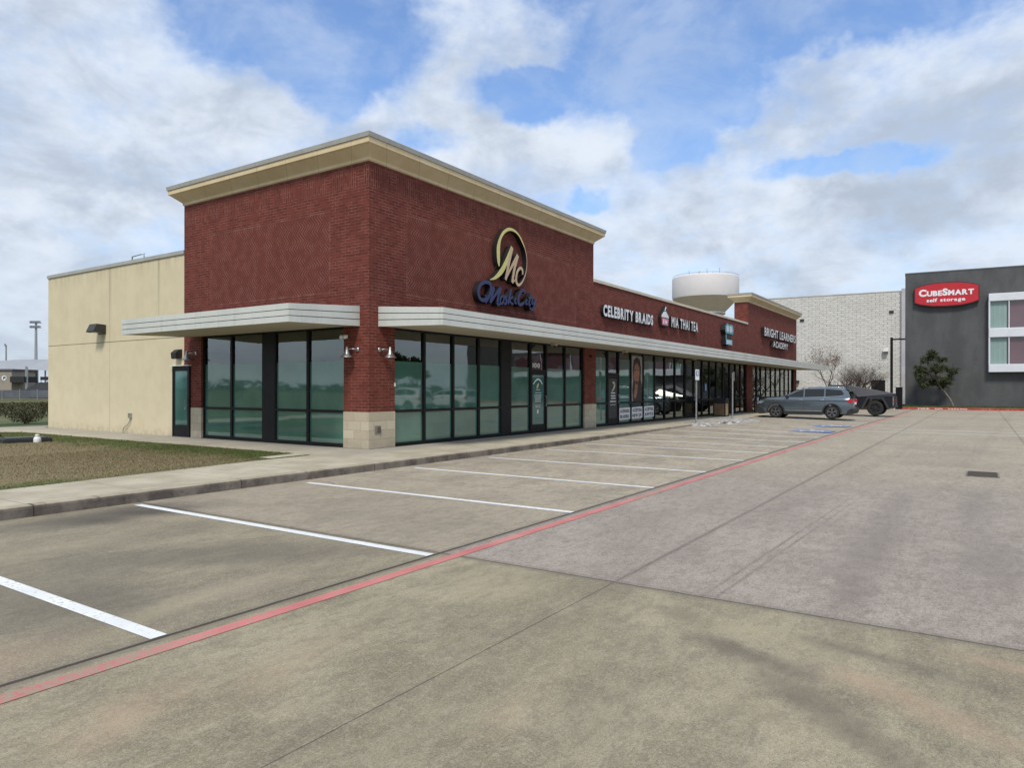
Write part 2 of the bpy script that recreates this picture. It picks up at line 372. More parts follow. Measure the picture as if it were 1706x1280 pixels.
# ------------------------------------------------------------------ ground materials
def lot_fn(g, b):
    c = co(g); x, y, z = g.xyz(c)
    xy = g.vec(x, y, 0.0)
    big = g.noise(xy, 0.22, 6, 0.6, 0.3)
    mid = g.add(g.mul(g.noise(xy, 0.75, 8, 0.66, 0.3), 0.6), g.mul(g.noise(g.vec(g.mul(x, 0.55), y, 0.0), 2.6, 7, 0.7), 0.4))
    fine = g.noise(xy, 70, 4, 0.75)
    grit = g.noise(xy, 190, 3, 0.75)
    olive = g.mix(g.ss(mid, 0.40, 0.60), (0.245, 0.215, 0.14), (0.395, 0.352, 0.238))
    olive = g.mix(g.ss(big, 0.52, 0.74, 0, 0.5), olive, (0.33, 0.245, 0.17))
    warm = g.mix(g.ss(mid, 0.40, 0.60), (0.40, 0.345, 0.262), (0.49, 0.43, 0.33))
    pinkc = g.mix(g.ss(mid, 0.40, 0.60), (0.325, 0.275, 0.24), (0.43, 0.375, 0.33))
    warm = g.mix(g.ss(big, 0.48, 0.66, 0, 0.6), warm, (0.335, 0.285, 0.235))
    # lane slab x > -6.95, y < -8.1 greyer near, tan far ; bays: olive-dark near x < -7, light beyond
    lane = g.ss(y, -8.02, -8.0, 1.0, 0.0)
    near = g.ss(x, -6.97, -6.95, 1.0, 0.0)
    farfade = g.ss(g.add(x, g.mul(g.sub(big, 0.5), 5.0)), -1.5, 4.5)
    baycol = g.mix(g.ss(g.add(x, g.mul(g.sub(mid, .5), .5)), -7.0, -6.9), g.mix(0.3, olive, (0.23, 0.2, 0.15)), g.mix(g.ss(x, -6, -1), (0.38, 0.33, 0.25), warm))
    baycol = g.mix(g.ss(mid, 0.52, 0.42, 0.0, 0.45), baycol, (0.24, 0.207, 0.155))
    lanecol = g.mix(farfade, pinkc, warm)
    lanecol = g.mix(near, lanecol, olive)
    cc = g.mix(lane, baycol, lanecol)
    # old stains
    SN = g.add(g.mul(g.noise(xy, 1.3, 7, 0.68), 0.6), g.mul(g.noise(xy, 5.0, 7, 0.7), 0.4))
    def stain(cx, cy, rot, rx, ry, k, col, dist=1.7, a0=0.1, a1=1.5):
        nonlocal cc
        nn = g.sub(SN, 0.5)
        ca, sa = cos(radians(rot)), sin(radians(rot)); dx = g.sub(x, cx); dy = g.sub(y, cy)
        u = g.add(g.mul(g.add(g.mul(dx, ca), g.mul(dy, sa)), 1 / rx), g.mul(nn, dist * 2)); v = g.add(g.mul(g.sub(g.mul(dy, ca), g.mul(dx, sa)), 1 / ry), g.mul(nn, dist * -2.0))
        d = g.m('SQRT', g.add(g.mul(u, u), g.mul(v, v)))
        cc = g.mix(g.mul(g.ss(d, a0, a1, k, 0.0), g.ss(fine, 0.42, 0.58, 0.62, 1.0)), cc, col)
    # small dark drips
    vo = g.n('ShaderNodeTexVoronoi'); g.put(vo.inputs['Vector'], xy); vo.inputs['Scale'].default_value = 0.8
    spot = g.mul(g.ss(vo.outputs['Distance'], 0.025, 0.05, 0.75, 0.0), g.ss(mid, 0.5, 0.6))
    cc = g.mix(spot, cc, (0.06, 0.05, 0.045))
    # broom / grinding marks
    wob = g.mul(g.sub(g.noise(xy, 0.5, 3, 0.5), 0.5), 0.08)
    gr = g.noise(g.vec(g.mul(x, 0.45), g.add(y, wob), 0.0), 42, 4, 0.75)
    gr2 = g.noise(g.vec(x, g.mul(y, 0.30), 0.0), 40, 3, 0.7)
    inlane = g.mul(g.mul(lane, g.sub(1.0, near)), g.ss(x, 9, 1, 0.15, 1.0))
    cc = g.mix(g.mul(inlane, g.ss(gr, 0.48, 0.60, 0, 0.45)), cc, (0.175, 0.145, 0.13))
    cc = g.mix(g.mul(inlane, g.ss(gr2, 0.50, 0.62, 0, 0.32)), cc, (0.52, 0.475, 0.435))
    ysl = g.add(y, g.mul(x, 0.034))
    sc = g.mx(g.band(ysl, -10.92, 0.006, 0.02), g.band(ysl, -11.02, 0.004, 0.02))
    cc = g.mix(g.mul(g.mul(g.mul(sc, g.sub(1.0, near)), g.ss(mid, .35, .6, .2, .7)), g.ss(x, 0.5, -5, 0.1, 1.0)), cc, (0.155, 0.13, 0.115))
    sc2 = g.mx(g.band(y, -10.85, 0.002, 0.006), g.band(y, -11.12, 0.002, 0.006))
    cc = g.mix(g.mul(g.mul(sc2, near), g.ss(fine, .45, .55, .05, .4)), cc, (0.40, 0.37, 0.29))
    # sand grains
    cc = g.mix(g.ss(grit, 0.50, 0.58, 0, 0.45), cc, (0.10, 0.083, 0.062))
    cc = g.mix(g.ss(fine, 0.52, 0.60, 0, 0.30), cc, (0.46, 0.415, 0.33))
    cc = g.mix(g.ss(fine, 0.48, 0.40, 0, 0.38), cc, (0.12, 0.10, 0.078))
    cc = g.mix(g.ss(g.noise(g.vec(g.mul(x, .5), y, 0.0), 9.0, 8, 0.78), 0.48, 0.57, 0, 0.34), cc, (0.15, 0.128, 0.098))
    cc = g.mix(g.ss(g.noise(g.vec(x, g.mul(y, .8), 3.0), 24.0, 6, 0.8), 0.50, 0.60, 0, 0.28), cc, (0.50, 0.45, 0.36))
    dk = (0.085, 0.076, 0.066); gk = (0.105, 0.088, 0.072); pk = (0.20, 0.172, 0.15); sal = (0.43, 0.31, 0.21); yl = (0.40, 0.355, 0.225)
    for st in ((-7.5, -3.3, -6, 1.1, 0.5, 1.0, (.04, .036, .034), .35), (-7.7, -3.35, 5, .8, .35, .9, (.04, .036, .034), .12), (-7.2, -2.85, 0, .7, .25, .8, (.05, .045, .042), .2), (-8.2, -3.0, 0, .6, .2, .6, dk, .2), (-8.4, -3.1, 0, 1.3, 0.5, .6, dk, .6), (-8.6, -5.9, -35, 1.7, 0.6, 0.8, (0.12, 0.105, 0.085), 1.2),
               (-9.8, -6.7, 0, 0.7, 0.9, 0.85, (0.105, 0.094, 0.078), 1.0), (-7.9, -6.9, -40, .9, 0.3, 0.65, (.125, .108, .09), 1.0), (-8.9, -7.4, 0, .8, .25, .6, (.40, .335, .25), 1.2), (-7.35, -4.0, -60, .9, .25, .5, (.40, .325, .235), 1.2), (-8.9, -4.6, 0, 1.3, .4, .4, (.38, .33, .235), 1.4), (-7.5, -4.7, 0, .7, .5, .35, (.14, .12, .09)),
               (-10.6, -5.6, 0, .9, 1.0, .7, (.12, .108, .085), 1.2), (-5.5, -6.0, 0, 0.8, 1.6, 0.25, (0.19, 0.16, 0.12)),
               (-7.45, -10.72, 60, 0.28, 0.12, 0.75, gk), (-7.95, -11.2, 70, 0.34, 0.13, 0.85, gk), (-8.05, -11.52, 70, 0.32, 0.12, 0.7, gk), (-8.4, -11.72, 55, .42, .16, .85, gk), (-8.8, -12.1, 50, .42, .15, .8, gk),
               (-7.55, -11.85, 80, .35, .10, .8, gk), (-7.7, -12.35, 80, .40, .13, .5, gk), (-9.3, -10.9, 20, .7, .25, .35, (.15, .13, .095)), (-9.9, -10.3, 0, .8, .35, .3, (.16, .14, .1)),
               (-8.05, -12.0, 60, .32, .18, .75, sal), (-8.3, -12.4, 60, .40, .16, .65, sal), (-7.3, -12.6, 80, .30, .10, .7, sal), (-7.55, -11.2, 80, .6, .14, .6, yl), (-8.7, -11.5, 60, .5, .12, .4, yl),
               (-10.6, -8.95, 20, .45, .22, .75, sal), (-9.7, -9.1, 20, .6, .2, .4, sal), (-9.45, -10.55, 0, .35, .12, .4, sal), (-10.6, -7.6, 20, .6, .3, .5, sal), (-9.6, -7.5, 20, .8, .16, .45, yl), (-7.6, -9.2, 30, .5, .5, .4, yl), (-8.4, -10.3, 20, .8, .25, .3, yl),
               (-1.5, -11.55, 0, 2.4, 0.20, 0.7, pk), (-4.8, -11.55, 0, 1.6, 0.26, 0.85, pk), (-6.0, -11.65, 0, .5, .16, .6, pk), (-0.6, -12.45, 0, 2.2, .25, .75, pk), (-4.3, -12.6, 0, 1.6, .30, .9, pk), (-4.4, -12.1, 0, .4, .14, .6, pk), (-3.0, -9.2, 0, 3.0, .5, .3, (.24, .2, .165)),
               (7.5, -10.0, 0, 5.0, .25, .4, (.22, .19, .16)), (9.0, -12.0, 0, 3.5, .5, 0.3, (0.25, 0.215, 0.17)), (5.5, -12.2, 90, 1.6, .5, .3, (.22, .19, .15)),
               (-1.9, -4.8, 20, .7, .3, .35, (.2, .165, .125)), (1.0, -5.2, 20, .8, .4, .3, (.2, .17, .13)), (-4.0, -3.6, 0, 1.0, .4, .3, (.2, .17, .13)), (6, -5.2, 0, .9, .4, .35, (.2, .17, .13)), (11, -5.0, 0, 1.2, .5, .35, (.2, .17, .13))):
        st = list(st); st[5] *= 0.78
        stain(*st)
    cc = g.mix(g.ss(grit, 0.50, 0.58, 0, 0.25), cc, (0.09, 0.075, 0.058))
    cc = g.mix(g.ss(fine, 0.53, 0.61, 0, 0.22), cc, (0.42, 0.375, 0.295))
    rr_ = g.m('SQRT', g.add(g.m('POWER', g.sub(x, -4.35), 2.0), g.m('POWER', g.sub(y, -2.95), 2.0)))
    cc = g.mix(g.mul(g.mul(g.band(rr_, 0.42, 0.012, 0.03), g.ss(x, -4.5, -4.2)), 0.45), cc, (0.10, 0.085, 0.075))
    tyre = g.mx(g.band(g.add(y, g.mul(x, 0.05)), -10.35, 0.10, 0.12), g.band(g.add(y, g.mul(x, 0.05)), -12.0, 0.10, 0.12))
    cc = g.mix(g.mul(tyre, g.ss(SN, .42, .6, 0, .22)), cc, (0.15, 0.125, 0.105))
    # joints
    wv = g.mul(g.sub(g.noise(xy, 3.0, 4, 0.6), 0.5), 0.02)
    yy = g.add(y, wv); xx = g.add(x, wv)
    j0 = g.band(yy, -8.02, 0.013, 0.012)                                    # wide sealed joint by the red line
    j1 = g.mul(g.band(xx, -6.96, 0.006, 0.007), 0.85)
    j2 = g.mul(g.mul(g.band(yy, -9.93, 0.002, 0.005), lane), g.ss(x, -7.0, -6.9, 0.75, 0.6))
    j3 = g.mul(g.mul(g.band(g.m('FRACT', g.mul(g.add(xx, 0.0), 1 / 8.4)), 0.012, 0.0003, 0.0009), g.ss(x, -5, -4.9)), g.ss(g.noise(xy, 2.0, 4, .6), .45, .6, .15, .6))
    j4 = g.mul(g.band(g.m('FRACT', g.mul(g.add(yy, 2.4), 1 / 5.62)), 0.0, 0.0008, 0.0016), g.ss(y, -13, -12.9, 1.0, 0.0))
    j5 = g.mul(g.band(xx, -2.76, 0.003, 0.007), 0.6)
    j6 = g.mul(g.band(yy, -13.6, 0.004, 0.008), 0.6)
    halo = g.mx(g.band(y, -8.03, 0.02, 0.09), g.mul(g.band(x, -6.96, 0.02, 0.1), .8), g.mul(g.mul(g.band(y, -9.93, 0.01, 0.05), g.sub(1.0, near)), 0.9))
    cc = g.mix(g.mul(halo, g.ss(mid, 0.3, 0.7, 0.25, 0.65)), cc, (0.14, 0.12, 0.10))
    jj = g.mx(j0, j1, g.mul(j2, 0.9), j3, j4, j5, j6)
    cc = g.mix(g.mul(jj, 0.85), cc, (0.035, 0.03, 0.027))
    g.put(b.inputs['Base Color'], cc)
    g.put(b.inputs['Roughness'], g.ss(mid, 0.3, 0.7, 0.72, 0.9))
    hgt = g.sub(g.add(g.mul(fine, 0.5), g.mul(grit, 0.35)), g.add(g.mul(jj, 1.6), g.mul(g.mul(inlane, gr), 0.8)))
    bump(g, b, hgt, 0.006, 0.55)
M['lot'] = mat('weathered_concrete', rough=0.85, spec=0.25, fn=lot_fn)

def walk_fn(g, b):
    c = co(g); x, y, z = g.xyz(c); xy = g.vec(x, y, 0.0)
    n1 = g.noise(xy, 0.9, 7, 0.62); n2 = g.noise(c, 60, 4, 0.7)
    cc = g.mix(g.ss(n1, 0.35, 0.65), (0.37, 0.33, 0.25), (0.50, 0.455, 0.355))
    wall = g.mul(g.ss(y, -1.25, -0.9, 0.0, 1.0), g.ss(x, -1.6, -1.2))
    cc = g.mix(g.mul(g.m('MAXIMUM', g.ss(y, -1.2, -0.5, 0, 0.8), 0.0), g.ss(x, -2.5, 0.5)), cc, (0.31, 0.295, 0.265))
    cc = g.mix(g.ss(g.noise(xy, 4.5, 6, 0.7), 0.55, 0.75, 0, 0.35), cc, (0.22, 0.195, 0.15))
    jx = g.band(g.m('FRACT', g.mul(x, 1 / 1.52)), 0.5, 0.003, 0.004)
    jy = g.mul(g.band(g.m('FRACT', g.mul(y, 1 / 1.52)), 0.5, 0.003, 0.004), g.ss(y, 0.0, 0.1))
    jx = g.mul(jx, g.ss(y, 0.6, 0.5))
    cc = g.mix(g.mul(g.m('MAXIMUM', jx, jy), 0.6), cc, (0.12, 0.1, 0.08))
    cc = g.mix(g.ss(n2, 0.56, 0.72, 0, 0.22), cc, (0.15, 0.13, 0.10))
    g.put(b.inputs['Base Color'], cc); bump(g, b, n2, 0.004, 0.5)
M['walk'] = mat('sidewalk_concrete', rough=0.9, spec=0.2, fn=walk_fn)

def kerb_fn(g, b):
    c = co(g); x, y, z = g.xyz(c)
    n1 = g.noise(g.vec(x, y, g.mul(z, 0.6)), 2.6, 6, 0.65); n2 = g.noise(c, 40, 4, 0.7); n3 = g.noise(g.vec(x, 0.0, z), 9, 5, .7)
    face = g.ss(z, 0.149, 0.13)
    dark = g.mix(g.ss(n1, 0.38, 0.62), (0.105, 0.089, 0.078), (0.20, 0.172, 0.148))  # face darker than the top: dirt plus shade put into the colour
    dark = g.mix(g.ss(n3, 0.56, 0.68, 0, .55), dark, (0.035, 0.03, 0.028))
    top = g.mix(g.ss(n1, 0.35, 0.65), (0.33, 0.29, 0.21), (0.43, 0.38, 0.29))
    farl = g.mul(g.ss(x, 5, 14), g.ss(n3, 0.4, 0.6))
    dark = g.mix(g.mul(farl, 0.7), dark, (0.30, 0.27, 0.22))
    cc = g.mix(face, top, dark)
    cc = g.mix(g.mul(g.ss(n3, 0.6, 0.66), g.ss(z, 0.1, 0.15, 0, .8)), cc, (0.05, 0.045, 0.04))
    j = g.band(g.m('FRACT', g.mul(g.add(x, 0.7), 1 / 3.05)), 0.5, 0.0016, 0.002)
    cc = g.mix(g.mul(j, 0.8), cc, (0.03, 0.025, 0.022))
    g.put(b.inputs['Base Color'], cc); bump(g, b, g.add(n2, g.mul(n3, 0.6)), 0.006, 0.6)
M['kerb'] = mat('stained_shaded_kerb_concrete', rough=0.9, spec=0.2, fn=kerb_fn)

def lawn_fn(g, b):
    c = co(g); x, y, z = g.xyz(c); xy = g.vec(x, y, 0.0)
    n1 = g.noise(xy, 1.2, 6, 0.65); n2 = g.noise(xy, 30, 4, 0.75)
    n3 = g.noise(xy, 5.0, 5, 0.7)
    br = g.mix(g.ss(n2, 0.35, 0.65), (0.15, 0.122, 0.068), (0.30, 0.245, 0.15))
    br = g.mix(g.ss(n3, 0.5, 0.66, 0, 0.45), br, (0.13, 0.15, 0.055))
    gr = g.mix(g.ss(n2, 0.35, 0.65), (0.055, 0.078, 0.022), (0.13, 0.155, 0.055))
    # green rims next to the paths, dormant brown in the middle
    wx = g.add(x, g.mul(g.sub(n1, 0.5), 2.2)); wy = g.add(y, g.mul(g.sub(n1, 0.5), 2.2))
    r1 = g.ss(wx, -3.9, -2.6); r2 = g.ss(wy, 8.4, 10.2); r3 = g.mul(g.ss(wy, 0.35, -0.35), g.ss(wx, -7.4, -6.6, 1.0, 0.35))
    gm = g.mx(r1, r2, r3)
    gm = g.mul(gm, g.ss(n1, 0.25, 0.6, 0.65, 1.0))
    cc = g.mix(gm, br, gr)
    g.put(b.inputs['Base Color'], cc)
M['lawn'] = mat('lawn_turf', rough=0.95, spec=0.1, fn=lawn_fn)
def field_fn(g, b):
    c = co(g); x, y, z = g.xyz(c); xy = g.vec(x, y, 0.0)
    n1 = g.noise(xy, 0.05, 6, 0.65); n2 = g.noise(xy, 2.0, 4, 0.7)
    cc = g.mix(g.ss(n1, 0.4, 0.6), (0.075, 0.09, 0.035), (0.15, 0.14, 0.075))
    cc = g.mix(g.ss(n2, 0.45, 0.7, 0, 0.5), cc, (0.15, 0.13, 0.07))
    g.put(b.inputs['Base Color'], cc)
M['field'] = mat('far_field', rough=0.95, spec=0.1, fn=field_fn)

def paint_mat(name, colr, wear, var=0.08, fade=None):
    def fn(g, b):
        c = co(g); x, y, z = g.xyz(c); xy = g.vec(x, y, 0.0)
        n = g.noise(xy, 22, 6, 0.75); n1 = g.noise(xy, 1.1, 4, 0.6)
        base = g.mix(g.ss(n1, 0.35, 0.65), tuple(v * (1 - var) for v in colr), tuple(min(1, v * (1 + var)) for v in colr))
        thr = wear
        wv = g.ss(g.add(n, g.mul(g.sub(n1, 0.5), 0.35)), 0.62 - wear * 0.3, 0.70 - wear * 0.25)
        if fade:
            wv = g.m('MAXIMUM', wv, g.mul(g.ss(g.add(n, 0.0), 0.40, 0.56), g.mx(g.band(x, fade[0], fade[1], 0.8), g.band(x, fade[2], fade[3], 0.6))))
        cc = g.mix(g.mul(wv, 0.85), base, (0.31, 0.27, 0.20))
        g.put(b.inputs['Base Color'], cc); bump(g, b, g.noise(xy, 90, 3, .6), 0.002, 0.4)
    return mat(name, colr, 0.7, 0, 0.3, fn)
M['stripe'] = paint_mat('white_road_paint', (0.74, 0.76, 0.76), 0.22)
M['redpaint'] = paint_mat('faded_red_paint', (0.54, 0.185, 0.175), 0.32, 0.14, (-10.5, 0.35, -2.0, 0.35))
M['bluepaint'] = paint_mat('blue_road_paint', (0.16, 0.24, 0.50), 0.5)
M['redkerb'] = paint_mat('red_kerb_paint', (0.42, 0.055, 0.045), 0.3, 0.15)

# ------------------------------------------------------------------ mesh helpers
class MB:
    def __init__(s):
        s.v = []; s.f = []; s.mi = []; s.k = 0
    def face(s, pts, mi=0):
        i = len(s.v); s.v += [tuple(p) for p in pts]; s.f.append(tuple(range(i, i + len(pts)))); s.mi.append(mi)
    def box(s, x0, x1, y0, y1, z0, z1, mi=0):
        i = len(s.v)
        s.v += [(x0, y0, z0), (x1, y0, z0), (x1, y1, z0), (x0, y1, z0), (x0, y0, z1), (x1, y0, z1), (x1, y1, z1), (x0, y1, z1)]
        for f in ((0, 3, 2, 1), (4, 5, 6, 7), (0, 1, 5, 4), (1, 2, 6, 5), (2, 3, 7, 6), (3, 0, 4, 7)):
            s.f.append(tuple(i + k for k in f)); s.mi.append(mi)
        return s
    def prism(s, poly, a, b, conv, mi=0, mi_side=None):
        """poly: 2-D ring (ccw); conv(u, v, w) -> xyz ; from w=a to w=b"""
        if mi_side is None: mi_side = mi
        n = len(poly); i = len(s.v)
        s.v += [tuple(conv(u, v, a)) for u, v in poly] + [tuple(conv(u, v, b)) for u, v in poly]
        s.f.append(tuple(i + k for k in reversed(range(n)))); s.mi.append(mi)
        s.f.append(tuple(i + n + k for k in range(n))); s.mi.append(mi)
        for k in range(n):
            k2 = (k + 1) % n
            s.f.append((i + k, i + k2, i + n + k2, i + n + k)); s.mi.append(mi_side)
        return s
    def tube(s, pts, rad, n=8, caps=True, mi=0):
        pts = [Vector(p) for p in pts]
        if isinstance(rad, (int, float)): rad = [rad] * len(pts)
        i0 = len(s.v); up = Vector((0, 0, 1))
        for k, p in enumerate(pts):
            if k == 0: d = pts[1] - p
            elif k == len(pts) - 1: d = p - pts[k - 1]
            else: d = pts[k + 1] - pts[k - 1]
            d.normalize()
            a = d.cross(up)
            if a.length < 1e-3: a = d.cross(Vector((1, 0, 0)))
            a.normalize(); b = d.cross(a)
            for j in range(n):
                an = 2 * pi * j / n
                s.v.append(tuple(p + (a * cos(an) + b * sin(an)) * rad[k]))
        for k in range(len(pts) - 1):
            for j in range(n):
                j2 = (j + 1) % n
                s.f.append((i0 + k * n + j, i0 + (k + 1) * n + j, i0 + (k + 1) * n + j2, i0 + k * n + j2)); s.mi.append(mi)
        if caps:
            s.f.append(tuple(i0 + j for j in range(n))); s.mi.append(mi)
            s.f.append(tuple(i0 + (len(pts) - 1) * n + j for j in reversed(range(n)))); s.mi.append(mi)
        return s
    def lathe(s, prof, n=24, center=(0, 0, 0), axis='z', mi=0):
        """prof: (radius, height) list, closed at the ends when radius 0"""
        i0 = len(s.v); c = Vector(center)
        for r, h in prof:
            for j in range(n):
                a = 2 * pi * j / n
                if axis == 'z': p = Vector((r * cos(a), r * sin(a), h))
                elif axis == 'x': p = Vector((h, r * cos(a), r * sin(a)))
                else: p = Vector((r * cos(a), h, r * sin(a)))
                s.v.append(tuple(c + p))
        for k in range(len(prof) - 1):
            for j in range(n):
                j2 = (j + 1) % n
                s.f.append((i0 + k * n + j, i0 + k * n + j2, i0 + (k + 1) * n + j2, i0 + (k + 1) * n + j)); s.mi.append(mi)
        return s
    def mesh(s, name, mats, smooth=False, fixn=True):
        me = bpy.data.meshes.new(name)
        me.from_pydata(s.v, [], s.f)
        if not isinstance(mats, (list, tuple)): mats = [mats]
        for m_ in mats: me.materials.append(m_)
        if len(mats) > 1: me.polygons.foreach_set('material_index', s.mi)
        if fixn:
            bm = bmesh.new(); bm.from_mesh(me)
            bmesh.ops.recalc_face_normals(bm, faces=bm.faces)
            bm.to_mesh(me); bm.free()
        if smooth: me.polygons.foreach_set('use_smooth', [True] * len(me.polygons))
        me.update()
        return me
    def build(s, name, mats, parent=None, smooth=False, bevel=0.0, fixn=True, seg=2):
        me = s.mesh(name, mats, smooth, fixn)
        o = bpy.data.objects.new(name, me); COL.objects.link(o)
        if parent is not None:
            o.parent = parent
            if parent.type == 'EMPTY' and parent.get('_w'):
                o.location = -parent.location
        if bevel:
            bv = o.modifiers.new('bevel', 'BEVEL'); bv.width = bevel; bv.segments = seg; bv.limit_method = 'ANGLE'; bv.angle_limit = radians(40)
            bv.harden_normals = False
        return o

def tag(o, label=None, cat=None, group=None, kind=None):
    if label: o['label'] = label
    if cat: o['category'] = cat
    if group: o['group'] = group
    if kind: o['kind'] = kind
    return o
def thing(name, loc, label, cat, group=None, world=True, rz=0.0):
    o = bpy.data.objects.new(name, None); COL.objects.link(o)
    o.location = loc; o.rotation_euler = (0, 0, rz); o.empty_display_size = 0.2
    if world: o['_w'] = 1
    return tag(o, label, cat, group)
def copy_tree(o, parent=None):
    c = o.copy(); COL.objects.link(c)
    if parent is not None: c.parent = parent
    for ch in [q for q in bpy.data.objects if q.parent == o]:
        copy_tree(ch, c)
    return c

# ------------------------------------------------------------------ the ground
R = 3000
b = MB(); b.face([(-R, -R, -0.06), (R, -R, -0.06), (R, R, -0.06), (-R, R, -0.06)])
tag(b.build('ground', M['field']), kind='structure')

def zl(x, y):
    def ssx(t): t = max(0, min(1, t)); return t * t * (3 - 2 * t)
    return 0.10 * ssx((x - 4) / 14) * ssx((y + 8.0) / 5.6) * (1 - ssx((x - 40) / 8))
b = MB()
xs = [-160, -60, -14] + [-12 + i * 2 for i in range(30)] + [52.6]
ys = [-90, -40, -20, -12] + [-10 + i * 0.76 for i in range(11)]
idx = {}
for i, xx in enumerate(xs):
    for j, yy in enumerate(ys):
        sl = 0.0
        X_ = xx
        if i == len(xs) - 1: X_ = 52.9 - (yy + 7.4) * 0.068
        idx[i, j] = len(b.v); b.v.append((X_, yy, zl(xx, yy)))
for i in range(len(xs) - 1):
    for j in range(len(ys) - 1):
        b.f.append((idx[i, j], idx[i + 1, j], idx[i + 1, j + 1], idx[i, j + 1])); b.mi.append(0)
b.face([(49.2, -2.4, 0), (52.56, -2.4, 0), (51.0, 20, 0), (49.2, 20, 0)])
tag(b.build('parking_lot', M['lot'], fixn=False), kind='structure')

# kerb of the long bay row: rounded top edge
def kerb(x0, x1, name='kerb'):
    b = MB(); n = 60
    prof = [(-2.42, -0.03), (-2.415, 0.11), (-2.405, 0.138), (-2.38, 0.15), (-2.25, 0.15), (-2.25, -0.03)]
    for k in range(n + 1):
        xx = x0 + (x1 - x0) * k / n
        j1 = random.uniform(-.006, .006)
        for (py_, pz_) in prof:
            b.v.append((xx, py_ + (j1 if pz_ > 0 and py_ < -2.3 else 0), pz_))
    m_ = len(prof)
    for k in range(n):
        for q in range(m_ - 1):
            b.f.append((k * m_ + q, (k + 1) * m_ + q, (k + 1) * m_ + q + 1, k * m_ + q + 1)); b.mi.append(0)
    b.f.append(tuple(range(m_))); b.mi.append(0)
    b.f.append(tuple(n * m_ + q for q in reversed(range(m_)))); b.mi.append(0)
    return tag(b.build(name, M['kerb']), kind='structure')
kerb(-60, 16.9)
kerb(24.6, 49.2)

# sidewalk slab pieces, butted
b = MB()
b.face([(-60, -2.25, .15), (16.9, -2.25, .15), (16.9, -0.02, .15), (0, -0.02, .15), (0, 0, .15), (-1.8, 0, .15), (-60, -1.75, .15)])
b.face([(16.9, -1.35, .15), (24.6, -1.35, .15), (24.6, -0.02, .15), (16.9, -0.02, .15)])
b.face([(24.6, -2.25, .15), (49.2, -2.25, .15), (49.2, -0.02, .15), (24.6, -0.02, .15)])
b.face([(48.2, -0.02, .15), (49.2, -0.02, .15), (49.2, 17, .15), (48.2, 17, .15)])
b.box(49.2, 49.35, -2.4, 17, -0.03, 0.15)
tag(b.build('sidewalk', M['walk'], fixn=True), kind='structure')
b = MB()
b.face([(-1.8, 0, .15), (0, 0, .15), (0, 17.2, .15), (-1.8, 14.5, .15), ])
b.face([(-1.8, 14.5, .15), (0, 17.2, .15), (1.5, 18.6, .15), (-30, 18.6, .15), (-30, 15.2, .15), (-2.4, 15.2, .15)])
b.face([(-2.85, 0.03, .163), (-1.8, 0.03, .163), (-1.8, 0.50, .163), (-2.85, 0.40, .163)])
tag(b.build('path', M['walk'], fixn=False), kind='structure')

# accessible ramp between the two kerb runs
def ramp_fn(g, b):
    c = co(g); x, y, z = g.xyz(c)
    n = g.noise(c, 3.5, 6, 0.7); n2 = g.noise(c, 30, 3, 0.7)
    cc = g.mix(g.ss(n, 0.42, 0.6), (0.24, 0.225, 0.205), (0.50, 0.485, 0.45))
    cc = g.mix(g.ss(n2, .6, .7, 0, .5), cc, (0.1, 0.09, 0.08))
    g.put(b.inputs['Base Color'], cc); bump(g, b, n2, 0.008, 0.6)
M['ramp'] = mat('pale_patched_concrete', rough=0.9, fn=ramp_fn)
b = MB()
b.face([(16.9, -1.35, .15), (16.9, -2.42, .15), (17.9, -3.6, .085), (18.9, -1.35, .151)])
b.face([(18.9, -1.35, .151), (17.9, -3.6, .085), (23.3, -3.7, .09), (22.4, -1.35, .151)])
b.face([(22.4, -1.35, .151), (23.3, -3.7, .09), (24.6, -2.42, .15), (24.6, -1.35, .15)])
b.face([(16.9, -2.42, .15), (16.9, -2.42, 0.03), (17.9, -3.6, 0.03), (17.9, -3.6, .085)])
b.face([(17.9, -3.6, .085), (17.9, -3.6, 0.03), (23.3, -3.7, 0.03), (23.3, -3.7, .09)])
b.face([(23.3, -3.7, .09), (23.3, -3.7, 0.03), (24.6, -2.42, 0.03), (24.6, -2.42, .15)])
tag(b.build('kerb_ramp', M['ramp'], fixn=False), kind='structure')
# rough patched lumps of concrete at the ramp's lip
for q, (cx_, cy_, rx_, ry_, lab) in enumerate(((16.6, -2.75, .8, .35, 'pale lump of patched concrete at the foot of the accessible parking sign post'),
                                 (20.2, -2.9, 1.5, .5, 'long pale lump of broken concrete between the two sign posts'))):
    b = MB(); n = 18; b.v.append((cx_, cy_, .26 if q else .22))
    for ring, (rr, zz) in enumerate(((.5, .2), (.85, .15), (1.0, .05))):
        for k in range(n):
            a = 2 * pi * k / n; r_ = rr * (1 + random.uniform(-.16, .16))
            b.v.append((cx_ + cos(a) * rx_ * r_, cy_ + sin(a) * ry_ * r_, zz + random.uniform(-.02, .02) + (.04 if q else 0)))
    for k in range(n):
        k2 = (k + 1) % n
        b.f.append((0, 1 + k, 1 + k2)); b.mi.append(0)
        for r_ in range(2):
            b.f.append((1 + r_ * n + k, 1 + (r_ + 1) * n + k, 1 + (r_ + 1) * n + k2, 1 + r_ * n + k2)); b.mi.append(0)
    tag(b.build('concrete_patch', M['ramp']), lab, 'rubble', 'lumps of patched concrete by the ramp')

